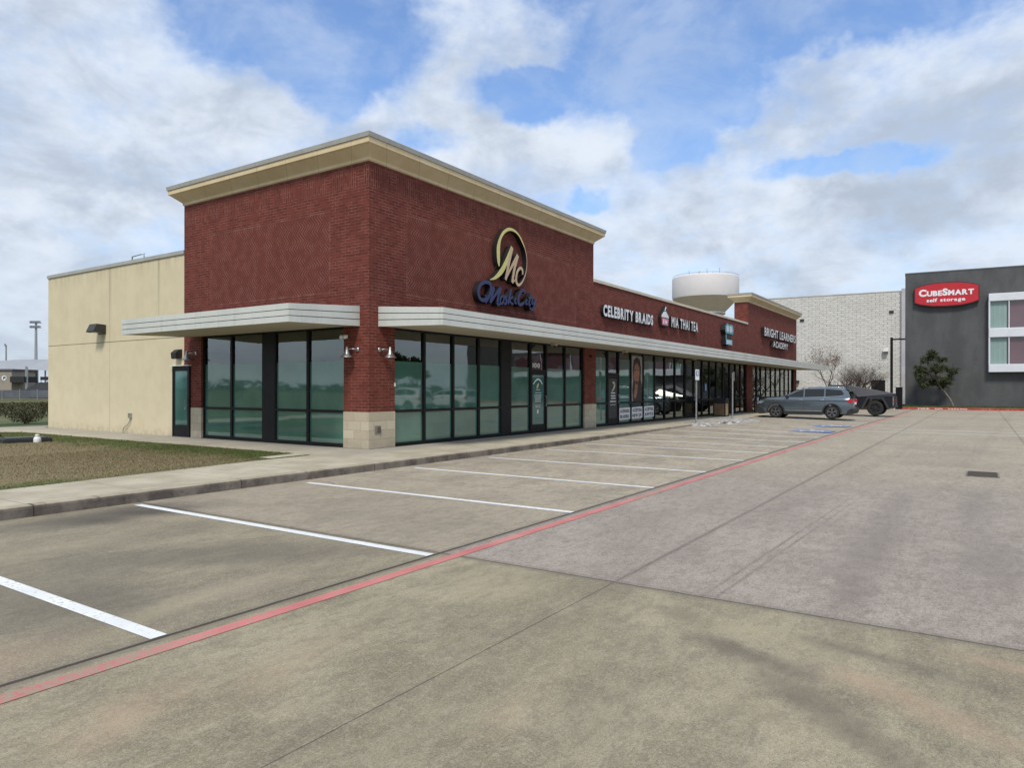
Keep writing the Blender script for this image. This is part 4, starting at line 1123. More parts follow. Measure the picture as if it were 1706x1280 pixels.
LOGO = {'ring_gold': [(5.335, 5.411, 0.04), (5.311, 5.568, 0.14), (5.294, 5.773, 0.17), (5.302, 6.004, 0.17), (5.398, 6.275, 0.17), (5.595, 6.508, 0.16), (5.882, 6.655, 0.15), (6.181, 6.664, 0.12), (6.442, 6.569, 0.09), (6.642, 6.399, 0.06), (6.786, 6.23, 0.04)], 'ring_tan': [(6.786, 6.23, 0.04), (6.89, 6.003, 0.03), (6.923, 5.764, 0.03), (6.891, 5.514, 0.035), (6.788, 5.281, 0.05), (6.609, 5.064, 0.07), (6.423, 4.968, 0.09), (6.305, 5.049, 0.1), (6.292, 5.215, 0.1), (6.379, 5.418, 0.1), (6.533, 5.531, 0.1), (6.653, 5.481, 0.09), (6.671, 5.338, 0.07)], 'm_swash': [(4.852, 4.937, 0.02), (5.127, 5.037, 0.1), (5.429, 5.251, 0.17), (5.654, 5.504, 0.17), (5.863, 5.805, 0.16), (6.053, 6.119, 0.14)], 'm_down1': [(6.053, 6.095, 0.13), (5.905, 5.705, 0.13), (5.689, 5.041, 0.11)], 'm_up': [(5.689, 5.053, 0.05), (5.99, 5.458, 0.1), (6.378, 5.922, 0.13)], 'm_down2': [(6.378, 5.91, 0.12), (6.183, 5.462, 0.12), (6.055, 4.999, 0.12)], 'm_tail': [(6.055, 4.999, 0.08), (6.171, 5.068, 0.05), (6.257, 5.167, 0.02)], 'v1': [(4.602, 4.441, 0.05), (4.66, 4.369, 0.09), (4.507, 4.275, 0.11), (4.326, 4.333, 0.12), (4.252, 4.502, 0.12), (4.337, 4.689, 0.12), (4.525, 4.813, 0.12), (4.755, 4.842, 0.12), (4.899, 4.758, 0.12), (4.872, 4.573, 0.11), (4.756, 4.38, 0.1), (4.614, 4.219, 0.09)], 'v2': [(4.614, 4.212, 0.08), (4.814, 4.465, 0.1), (5.049, 4.73, 0.11)], 'v3': [(5.049, 4.73, 0.11), (4.95, 4.491, 0.11), (4.861, 4.232, 0.11)], 'v4': [(4.861, 4.232, 0.07), (5.108, 4.498, 0.1), (5.43, 4.772, 0.11)], 'v5': [(5.43, 4.772, 0.11), (5.297, 4.519, 0.11), (5.229, 4.27, 0.1), (5.297, 4.219, 0.08), (5.419, 4.301, 0.07)], 'o': [(5.553, 4.524, 0.08), (5.43, 4.476, 0.08), (5.37, 4.342, 0.08), (5.451, 4.269, 0.08), (5.553, 4.35, 0.08), (5.582, 4.48, 0.08), (5.636, 4.521, 0.06)], 's': [(5.739, 4.556, 0.07), (5.648, 4.476, 0.08), (5.723, 4.391, 0.08), (5.678, 4.292, 0.08), (5.582, 4.283, 0.06)], 'k1': [(5.983, 4.784, 0.09), (5.886, 4.525, 0.09), (5.803, 4.293, 0.09)], 'k2': [(6.077, 4.57, 0.07), (5.899, 4.432, 0.08), (5.993, 4.336, 0.08), (6.099, 4.335, 0.07)], 'i1': [(6.25, 4.541, 0.08), (6.185, 4.391, 0.08), (6.294, 4.366, 0.07)], 'C': [(6.757, 4.754, 0.09), (6.69, 4.831, 0.1), (6.534, 4.765, 0.11), (6.402, 4.582, 0.12), (6.389, 4.412, 0.12), (6.513, 4.341, 0.11), (6.735, 4.436, 0.08)], 'i2': [(6.893, 4.574, 0.08), (6.817, 4.42, 0.08), (6.939, 4.407, 0.06)], 't1': [(7.145, 4.773, 0.09), (7.053, 4.554, 0.09), (7.008, 4.39, 0.08), (7.123, 4.414, 0.06)], 't2': [(6.971, 4.619, 0.06), (7.248, 4.644, 0.06)], 'y1': [(7.215, 4.596, 0.08), (7.192, 4.47, 0.08), (7.295, 4.456, 0.07), (7.388, 4.602, 0.08)], 'y2': [(7.426, 4.618, 0.08), (7.356, 4.412, 0.09), (7.23, 4.264, 0.08), (7.1, 4.264, 0.07), (7.077, 4.335, 0.05)]}

sg = thing('shop_sign', (6.1, -0.1, 4.3), 'gold ring and script monogram above navy blue script name on the tall corner block', 'sign')
kk = 0
for key, pts in LOGO.items():
    mm = 'gold' if key in ('ring_gold', 'm_swash') else ('tan' if key[0] in 'rm' and key[1] in 'i_' else 'navy')
    kk += 1
    if key == 'ring_gold': pts = [(u, z, w * (.65 if 4 <= i <= 8 else 1)) for i, (u, z, w) in enumerate(pts)]
    if mm == 'navy': pts = [(u, z, w * 0.92) for u, z, w in pts]
    b = MB(); stroke(b, pts, 0.03, 0.20 + kk * .0015)
    nm = 'ring' if key.startswith('ring') else ('monogram_stroke' if mm != 'navy' else 'script_letter')
    b.build(nm, [M[mm], M['letterside']], sg, fixn=False)

# writing on the shop doors and windows (thin vinyl on the glass)
def vinyl(u0, u1, z0, z1, colr='letterwhite', parent=None, o=0.118, name='vinyl_line'):
    b = MB(); b.box(u0, u1, 0.10 - o - .001, 0.10 - o, z0, z1)
    return b.build(name, M[colr], parent)
dg = thing('door_decal', (8.1, 0.1, 1.6), 'white and yellow vinyl lettering on the corner shop door', 'decal')
channel('100', dg, 7.78, 8.25, 2.36, 2.52, lambda u, o, z: (u, 0.108 - o, z), depth=0.0, standoff=0.0, bold=.03, name='street_number', single=True)
O = lambda u, o, z: (u, 0.088 - o, z)
b = MB(); stroke(b, [(7.78, 1.80, .03), (7.95, 1.92, .05), (8.1, 1.98, .05)], 0.0, 0.0015, cv=O); stroke(b, [(8.1, 1.98, .05), (8.25, 1.92, .05), (8.38, 1.80, .03)], 0.0, 0.002, cv=O)
b.build('arch_mark', [M['letterwhite'], M['letterwhite']], dg, fixn=False)
b = MB(); stroke(b, [(8.02, 1.66, .06), (8.08, 1.76, .10), (8.14, 1.84, .02)], 0.0, 0.0015, cv=O); b.build('flame_mark', [M['gold'], M['gold']], dg, fixn=False)
for i, (a, c, z, h_) in enumerate(((7.97, 8.22, 1.60, .022), (7.9, 8.3, 1.50, .02), (7.86, 8.33, 1.41, .028), (7.88, 8.3, 1.34, .028), (7.9, 8.28, 1.27, .03), (7.9, 8.26, 1.20, .03), (7.93, 8.25, 1.06, .02), (7.93, 8.25, 1.01, .02))):
    b = MB(); x_ = a; rr = random.Random(i)
    while x_ < c:
        w_ = rr.uniform(.02, .06); b.box(x_, min(c, x_ + w_), 0.0865, 0.0875, z, z + h_); x_ += w_ + rr.uniform(.008, .02)
    b.build('small_print', M['letterwhite'], dg)
b = MB(); b.box(8.03, 8.13, 0.0865, 0.0875, 0.80, 0.93); b.build('notice', M['letterwhite'], dg)

# dark poster on the second shop door, portrait poster and three paper banners
dp = thing('door_poster', (13.97, 0.08, 0.5), 'dark poster with pale emblem covering the braid shop door', 'poster')
b = MB(); b.box(13.575, 14.365, 0.084, 0.088, .44, 2.08); b.build('poster_sheet', plain((.03, .032, .035), .1, 2, .5, name='dark_poster'), dp)
b = MB(); P3 = lambda u, o, z: (u, 0.083 - o, z)
stroke(b, [(13.86, 1.55, .04), (14.0, 1.62, .09), (14.12, 1.78, .13), (14.06, 1.9, .10), (13.92, 1.9, .05)], 0.0, 0.002, cv=P3); b.build('emblem', [plain((.55, .5, .36), .1, 3, .6, name='cream_emblem')] * 2, dp, fixn=False)
for i, (z, a, c) in enumerate(((1.45, 13.8, 14.2), (1.33, 13.78, 14.22), (1.23, 13.8, 14.22), (1.10, 13.72, 14.24), (0.98, 13.72, 14.24))):
    b = MB(); x_ = a; rr = random.Random(i + 20)
    while x_ < c:
        w_ = rr.uniform(.03, .08); b.box(x_, min(c, x_ + w_), 0.082, 0.0835, z, z + (.05 if i < 4 else .02)); x_ += w_ + .015
    b.build('small_print', M['letterwhite'], dp)
pp = thing('portrait_poster', (16.4, 0.09, 1.1), 'tall window poster of a woman with long dark hair', 'poster')
PW = lambda u, w, v: (u, 0.108 - w, v)
def flat(poly, o0, mat_, name, parent=pp, conv=PW):
    b = MB(); b.prism(poly, o0, o0 + 0.0015, lambda u, v, w: conv(u, w, v)); return b.build(name, mat_, parent)
flat([(15.81, 1.10), (17.04, 1.10), (17.04, 3.08), (15.81, 3.08)], 0.0, plain((.33, .30, .31), .25, 1.2, .6, name='poster_grey'), 'poster_sheet')
skin = plain((.33, .155, .095), .3, 3, .6, name='printed_skin')
flat([(16.05, 1.10), (17.04, 1.10), (17.02, 1.7), (16.85, 2.1), (16.9, 2.6), (16.75, 2.95), (16.4, 3.05), (16.1, 2.9), (16.0, 2.5), (16.08, 2.1), (15.95, 1.6)], .002, plain((.035, .022, .02), .3, 4, .6, name='printed_hair'), 'hair')
flat([(16.2, 1.98), (16.42, 1.85), (16.6, 1.95), (16.72, 2.3), (16.7, 2.6), (16.5, 2.78), (16.25, 2.72), (16.12, 2.45), (16.12, 2.2)], .004, skin, 'face')
flat([(16.1, 1.3), (16.3, 1.2), (16.48, 1.5), (16.55, 1.8), (16.45, 1.97), (16.25, 1.95), (16.2, 1.6)], .004, skin, 'shoulder')
flat([(16.2, 2.44), (16.34, 2.47), (16.34, 2.51), (16.2, 2.49)], .006, M['blackmatte'], 'eye'); flat([(16.48, 2.46), (16.62, 2.45), (16.62, 2.49), (16.48, 2.5)], .006, M['blackmatte'], 'eye')
flat([(16.3, 2.13), (16.42, 2.10), (16.54, 2.14), (16.42, 2.18)], .006, plain((.4, .06, .06), .1, 3, .5, name='printed_lips'), 'lips')
# the lower sides of the braid shop window: backing panels behind the papers
words = [(14.58, 15.68, 'LICENSED', 'BRAIDERS', 'leftmost of the three white paper banners low in the braid shop window'),
         (15.84, 17.0, 'ACCEPTING', 'NEW UP', 'middle of the three white paper banners low in the braid shop window'),
         (17.17, 18.33, 'ACCEPTING', 'APPTS', 'rightmost of the three white paper banners low in the braid shop window')]
for i, (a, c, w1_, w2_, lab) in enumerate(words):
    bn = thing('paper_banner', ((a + c) / 2, 0.08, .3), lab, 'banner', 'white paper banners in the braid shop window')
    z0 = 0.33 + .012 * i
    b = MB(); b.face([(a, .085, z0), (c, .085, z0 + .015), (c, .085, z0 + .52), (a, .085, z0 + .50)]); b.build('paper', M['letterwhite'], bn, fixn=False)
    TB = lambda u, o, z: (u, 0.085 - o, z)
    channel(w1_, bn, a + .09, c - .09, z0 + .30, z0 + .44, TB, depth=0, standoff=.002, bold=.05, face='letterside', name='lettering', single=True)
    channel(w2_, bn, a + .09, c - .12, z0 + .07, z0 + .21, TB, depth=0, standoff=.002, bold=.05, face='letterside', name='lettering', single=True)
# light band reflected in the tea shop glass, built as a pale strip
b = MB()
for u0, u1 in ((18.47, 19.62), (19.74, 20.97), (21.09, 22.36), (23.8, 25.05)):
    b.box(u0, u1, .16, .165, 2.12, 2.42)
tag(b.build('reflected_strip', plain((.36, .40, .38), .1, 1, .6, name='reflected_pale_band')), 'pale horizontal strip standing in for a light band reflected in the tea shop windows', 'banner')
b = MB()  # mauve reflection above the band, built as a maroon strip
for u0, u1 in ((18.47, 19.62), (19.74, 20.97), (21.09, 22.36), (23.8, 25.05)):
    b.box(u0, u1, .166, .17, 2.43, 2.86)
tag(b.build('reflected_maroon_strip', plain((.13, .06, .075), .1, 1, .6, name='reflected_maroon_band')), 'maroon strip standing in for the mauve reflection above the pale strip in the tea shop windows', 'panel')
b = MB(); b.box(25.5, 25.95, .085, .088, 1.45, 2.0, 0); b.box(25.62, 25.83, .082, .085, 1.55, 1.9, 1)
tag(b.build('window_notice', [M['navy'], M['paleblue']]), 'small blue framed notice on the window behind the first brown bin', 'notice')

# gooseneck barn lamps
def gooseneck(x, y, z, ax, label):
    """ax: arm along wall direction to the shade"""
    t_ = thing('wall_lamp', (x, y, z), label, 'wall lamp', 'galvanised barn lamps by the shopfronts', world=False)
    return t_
def make_lamp():
    r = bpy.data.objects.new('wall_lamp', None); COL.objects.link(r)
    b = MB(); b.lathe([(0, -0.0), (.062, 0), (.062, .03), (.02, .045), (0, .045)], 14, (0, 0, 0), 'y'); b.build('mount_plate', M['steel'], r, True)
    b = MB(); b.tube(catmull([(0, .03, 0), (0, .09, .0), (.05, .14, .01), (.14, .17, 0), (.20, .18, -0.01)], 5), .014, 7); b.build('arm', M['steel'], r, True)
    b = MB(); b.lathe([(0, .10), (.028, .09), (.04, .06), (.045, .0), (.06, -.02), (.062, -.05), (.085, -.09), (.11, -.13), (.16, -.165), (.165, -.18), (.155, -.175), (.10, -.13), (0, -.12)], 18, (.20, .18, -.02)); b.build('lamp_shade', M['steel'], r, True)
    return r
lamps = [(-0.0, 0.37, 2.62, -1, 'side', 'barn lamp left of the brick corner pier, facing the lawn'),
         (0.37, -0.0, 2.62, 1, 'front', 'barn lamp right of the brick corner pier, by the first shopfront window'),
         (-0.0, 7.26, 2.70, 1, 'side', 'dim barn lamp above the teal side door')]
proto = None
for (x, y, z, s_, kind_, lab) in lamps:
    o = make_lamp() if proto is None else copy_tree(proto)
    if proto is None: proto = o
    # local +y is out of the wall
    if kind_ == 'front': rot = pi; sx_ = -1 * s_
    else: rot = pi / 2; sx_ = 1
    o.location = (x, y, z)
    if kind_ == 'front':
        o.rotation_euler = (0, 0, pi); o.scale = (-1, 1, 1)
    else:
        o.rotation_euler = (0, 0, pi / 2)
        o.scale = (1 if s_ > 0 and y > 1 else 1, 1, 1)
    tag(o, lab, 'wall lamp', 'galvanised barn lamps by the shopfronts')

# twin spot emergency head, cameras, wall packs, outlets
e = thing('security_light', (0, .78, 2.95), 'small white twin head security light high on the corner pier', 'light')
b = MB(); b.box(-.05, 0, .72, .84, 2.94, 3.0); b.build('housing', M['white'], e, bevel=.008)
for dy in (-.07, .07):
    b = MB(); b.lathe([(0, -.06), (.035, -.055), (.05, .0), (.052, .03), (0, .03)], 12, (-.09, .78 + dy, 2.94), 'y'); b.build('spot_head', M['white'], e, True)
e = thing('wall_pack_light', (0, 12.87, 3.6), 'large dark wedge shaped flood light high on the beige stucco wall', 'light')
b = MB(); b.prism([(-.42, 3.60), (-.40, 3.57), (-.06, 3.57), (-.0, 3.52), (.012, 3.52), (.012, 3.84), (-.30, 3.86)], 12.62, 13.12, lambda u, v, w: (u, w, v)); b.build('housing', plain((.035, .032, .03), .15, 4, .5, name='bronze_housing'), e, bevel=.012)
b = MB(); b.box(-.36, -.08, 12.68, 13.06, 3.555, 3.569); b.build('lens', M['headlamp'], e)
e = thing('wall_pack_light', (0, 8.15, 2.71), 'small dark flood light above the teal side door', 'light')
b = MB(); b.prism([(-.20, 2.56), (-.22, 2.74), (-.10, 2.84), (.012, 2.86), (.012, 2.60), (-.06, 2.56)], 8.02, 8.28, lambda u, v, w: (u, w, v)); b.build('housing', M['blackmatte'], e, bevel=.012)
b = MB(); b.box(-.19, -.07, 8.05, 8.25, 2.548, 2.559); b.build('lens', M['headlamp'], e)
e = thing('power_outlet', (0, 10.99, .7), 'small grey outlet box with a bent conduit on the beige wall', 'outlet')
b = MB(); b.box(-.07, .012, 10.93, 11.05, .66, .82); b.build('box', M['steel'], e, bevel=.006)
b = MB(); b.tube(catmull([(-.035, 10.99, .66), (-.035, 10.99, .56), (-.04, 11.15, .42), (-.05, 11.36, .30), (-.05, 11.38, .15)], 5), .014, 7); b.build('conduit', M['steel'], e, True)
e = thing('stone_outlet', (.3, -.02, .62), 'grey metal outlet cover set in the stone corner base', 'outlet')
b = MB(); b.box(.20, .40, -.028, -.011, .52, .72); b.build('plate', plain((.24, .22, .19), .2, 10, .5, .4, name='outlet_plate'), e, bevel=.004)
b = MB(); b.box(.29, .39, -.045, -.028, .55, .69); b.build('flap', plain((.12, .11, .10), .2, 10, .5, .4, name='outlet_flap'), e, bevel=.004)
e = thing('door_sensor', (.93, -.01, 1.8), 'tiny white sensor on the window edge right of the corner pier', 'sensor')
b = MB(); b.box(.90, .94, -.03, .0, 1.70, 1.80); b.build('case', M['white'], e, bevel=.005)
for (x, lab) in ((8.45, 'small pale dome camera under the canopy by the corner shop door'), (14.2, 'small pale dome camera under the canopy by the braid shop door'), (22.6, 'small pale dome camera under the canopy by the tea shop door')):
    e = thing('dome_camera', (x, -.35, 3.15), lab, 'camera', 'dome cameras under the front canopy')
    b = MB(); b.box(x - .09, x + .09, -.44, -.26, 3.12, 3.20); b.build('base', M['soffit'], e, bevel=.01)
    b = MB(); b.lathe([(.06, 3.12), (.055, 3.09), (.03, 3.065), (0, 3.06)], 12, (x, -.35, 0)); b.build('dome', M['blackmatte'], e, True)
e = thing('bullet_camera', (11.8, -.01, 2.9), 'tiny camera high on the narrow brick pier between the first two shops', 'camera')
b = MB(); b.box(11.72, 11.80, -.10, .0, 2.86, 2.93); b.build('body', M['blackmatte'], e, bevel=.01)
e = thing('roof_ladder_rail', (.6, 11.6, 5.9), 'pale bent pipe rail sticking up over the beige parapet', 'rail')
b = MB(); b.tube([(.5, 11.85, 5.7), (.5, 11.85, 6.19), (.5, 11.1, 6.22), (.5, 11.1, 6.05)], .022, 7); b.build('pipe', M['steel'], e, True)
b = MB(); b.tube([(.9, 11.85, 5.7), (.9, 11.85, 6.12), (.9, 11.2, 6.15)], .018, 7); b.build('pipe', M['steel'], e, True)

# bins and bollards along the walk
def bin_(x, y, w, lab, light=True):
    e = thing('litter_bin', (x, y, .15), lab, 'litter bin', 'brown panelled litter bins on the walk')
    h_ = w / 2
    b = MB(); b.box(x - h_, x + h_, y - h_, y + h_, .15, .20); b.build('plinth', M['blackmatte'], e)
    b = MB()
    for dx, dy in ((-1, -1), (1, -1), (1, 1), (-1, 1)):
        b.box(x + dx * h_ - .025, x + dx * h_ + .025, y + dy * h_ - .025, y + dy * h_ + .025, .15, 1.02)
    b.build('corner_post', M['blackmatte'], e)
    b = MB(); b.box(x - h_ + .012, x - h_ + .03, y - h_ + .03, y + h_ - .03, .22, .86); b.build('side_panel', M['timber'], e)
    b = MB(); b.box(x - h_ + .03, x + h_ - .03, y - h_ + .008, y - h_ + .03, .22, .86); b.build('front_panel', M['timberlight'], e)
    b = MB(); b.box(x + h_ - .03, x + h_ - .012, y - h_ + .03, y + h_ - .03, .22, .86); b.build('side_panel', M['timber'], e)
    b = MB(); b.prism([(-h_ - .03, .86), (h_ + .03, .86), (h_ + .03, .93), (h_ * .75, 1.10), (h_ * .3, 1.17), (-h_ * .3, 1.17), (-h_ * .75, 1.10), (-h_ - .03, .93)], y - h_ - .03, y + h_ + .03, lambda u, v, w_: (x + u, w_, v)); b.build('hood', M['blackmatte'], e, bevel=.02)
bin_(25.75, -0.75, .62, 'brown panelled litter bin with black hood behind the two sign posts')
bin_(33.4, -1.0, .75, 'brown panelled litter bin with black hood in front of the grey car')
for (x, y, lab) in ((32.3, -1.0, 'pale steel bollard left of the farther litter bin'), (33.6, -1.6, 'pale steel bollard at the nose of the grey car')):
    b = MB(); b.lathe([(0, .15), (.065, .15), (.065, 1.08), (.05, 1.12), (0, 1.135)], 14, (x, y, 0))
    tag(b.build('bollard', M['steel'], None, True), lab, 'bollard', 'steel bollards on the walk')

# accessible parking sign posts
e = thing('parking_sign', (17.55, -2.2, .15), 'grey post carrying a white and blue accessible parking sign seen nearly edge on', 'sign')
b = MB(); b.box(17.52, 17.58, -2.225, -2.175, .05, 2.42); b.tube([(17.55, -2.2, 0.02), (17.55, -2.2, 0.3)], .05, 10); b.build('post', M['signpost'], e)
b = MB(); Rm = Matrix.Rotation(radians(-12), 4, 'Z')
def rp(u, v, w):
    p = Rm @ Vector((u, w, 0)); return (17.55 + p.x, -2.2 + p.y, v)
def rrect(u0, u1, v0, v1, r=.03):
    out = []
    for cx_, cy_, a0 in ((u1 - r, v0 + r, -pi / 2), (u1 - r, v1 - r, 0), (u0 + r, v1 - r, pi / 2), (u0 + r, v0 + r, pi)):
        for k in range(5): out.append((cx_ + r * cos(a0 + k * pi / 8), cy_ + r * sin(a0 + k * pi / 8)))
    return out
b.prism(rrect(-.155, .155, 2.03, 2.49), -.045, -.04, rp); b.build('sign_panel', M['white'], e)
b = MB(); b.prism(rrect(-.11, .11, 2.20, 2.44), -.048, -.0455, rp); b.build('blue_field', M['bluepaint'], e)
b = MB(); b.prism(rrect(-.02, .05, 2.25, 2.40, .01), -.05, -.0485, rp); b.build('symbol', M['white'], e)
e = thing('parking_sign', (23.1, -2.15, .15), 'second grey post with its sign turned edge on, beyond the accessible parking sign', 'sign')
b = MB(); b.box(23.07, 23.13, -2.175, -2.125, .05, 2.44); b.tube([(23.1, -2.15, 0.02), (23.1, -2.15, 0.3)], .05, 10); b.build('post', M['signpost'], e)
b = MB()
Rm2 = Matrix.Rotation(radians(28.5), 4, 'Z')
def rp2(u, v, w):
    p = Rm2 @ Vector((u, w, 0)); return (23.1 + p.x, -2.15 + p.y, v)
b.prism(rrect(-.15, .15, 2.05, 2.5), -.045, -.04, rp2); b.build('sign_panel', M['white'], e)

# things on the lawn
e = thing('irrigation_box', (-3.6, 9.6, .15), 'low black plastic box sunk in the grass left of the stucco wall', 'box')
b = MB(); b.prism([(-4.3, 9.3), (-3.2, 9.05), (-3.05, 9.75), (-4.15, 10.0)], .13, .27, lambda u, v, w: (u, v, w)); b.build('body', M['blackmatte'], e, bevel=.03)
b = MB(); b.prism([(-4.2, 9.36), (-3.28, 9.14), (-3.16, 9.68), (-4.07, 9.9)], .27, .29, lambda u, v, w: (u, v, w)); b.build('lid', plain((.03, .03, .035), .3, 5, .45, name='shiny_lid'), e, bevel=.01)
b = MB(); b.lathe([(0, .15), (.085, .15), (.095, .17), (.09, .27), (.07, .31), (.045, .32), (.045, .335), (.06, .345), (.06, .37), (.02, .385), (0, .385)], 16, (-3.62, 8.95, 0))
tag(b.build('white_pot', M['white'], None, True), 'small white capped pipe standing before the black box in the grass', 'pipe')
b = MB(); b.prism([(-7.0, 13.1), (-3.2, 12.35), (-3.15, 12.75), (-6.8, 13.5)], .13, .24, lambda u, v, w: (u, v, w))
tag(b.build('black_edging', M['blackmatte'], bevel=.02), 'long low black edging strip at the far left of the lawn', 'edging')

# ------------------------------------------------------------------ vehicles
def wheel(parent, x, y, r, w, side, rimmat, spokes=5, dark=False):
    b = MB(); h_ = w / 2
    b.lathe([(r * .66, -h_ * .9), (r * .90, -h_), (r * .985, -h_ * .75), (r, -h_ * .3), (r, h_ * .3), (r * .985, h_ * .75), (r * .90, h_), (r * .66, h_ * .9)], 32, (x, y, r), 'x')
    t_ = b.build('wheel', M['rubber'], parent, True)
    b = MB(); o = side * h_ * .7
    b.lathe([(r * .66, o - side * .03), (r * .66, o + side * .02), (r * .60, o + side * .02), (r * .58, o - side * .05)], 28, (x, y, r), 'x')
    b.lathe([(r * .13, o - side * .02), (r * .13, o + side * .012), (0, o + side * .016)], 12, (x, y, r), 'x')
    for k in range(spokes):
        for dd in ((-.16, .16) if spokes == 5 else (0,)):
            a = 2 * pi * k / spokes + dd + .3; a2 = 2 * pi * k / spokes + .3
            p0 = (cos(a2) * r * .12, sin(a2) * r * .12); p1 = (cos(a) * r * .61, sin(a) * r * .61)
            d_ = Vector((p1[0] - p0[0], p1[1] - p0[1])).normalized(); n_ = Vector((-d_.y, d_.x)) * r * .045
            b.prism([(p0[0] - n_.x, p0[1] - n_.y), (p1[0] - n_.x, p1[1] - n_.y), (p1[0] + n_.x, p1[1] + n_.y), (p0[0] + n_.x, p0[1] + n_.y)], o - side * .02, o + side * .008, lambda u, v, w_: (x + w_, y + u, r + v))
    b.build('rim', M[rimmat], t_, False)
    b = MB(); b.lathe([(r * .60, o - side * .06), (0, o - side * .06)], 20, (x, y, r), 'x'); b.build('hub_shadow', M['blackmatte'], t_)

def arc(cy, cz, r, a0, a1, n=12):
    return [(cy + r * cos(a0 + (a1 - a0) * k / n), cz + r * sin(a0 + (a1 - a0) * k / n)) for k in range(n + 1)]
def shell(b, prof, W, mi=0, inset=((-1, .0), ), lay=None):
    """lofted side profile: layers of (x, shrink towards mid-height) across the width"""
    n = len(prof); i0 = len(b.v)
    cy = sum(p[0] for p in prof) / n; cz = .72
    for (x, sy, sz) in lay:
        for (y, z) in prof:
            zz = cz + (z - cz) * sz if z > cz else z
            b.v.append((x, cy + (y - cy) * sy, zz))
    for l in range(len(lay) - 1):
        for k in range(n):
            k2 = (k + 1) % n
            b.f.append((i0 + l * n + k, i0 + l * n + k2, i0 + (l + 1) * n + k2, i0 + (l + 1) * n + k)); b.mi.append(mi)
    b.f.append(tuple(i0 + k for k in reversed(range(n)))); b.mi.append(mi)
    b.f.append(tuple(i0 + (len(lay) - 1) * n + k for k in range(n))); b.mi.append(mi)

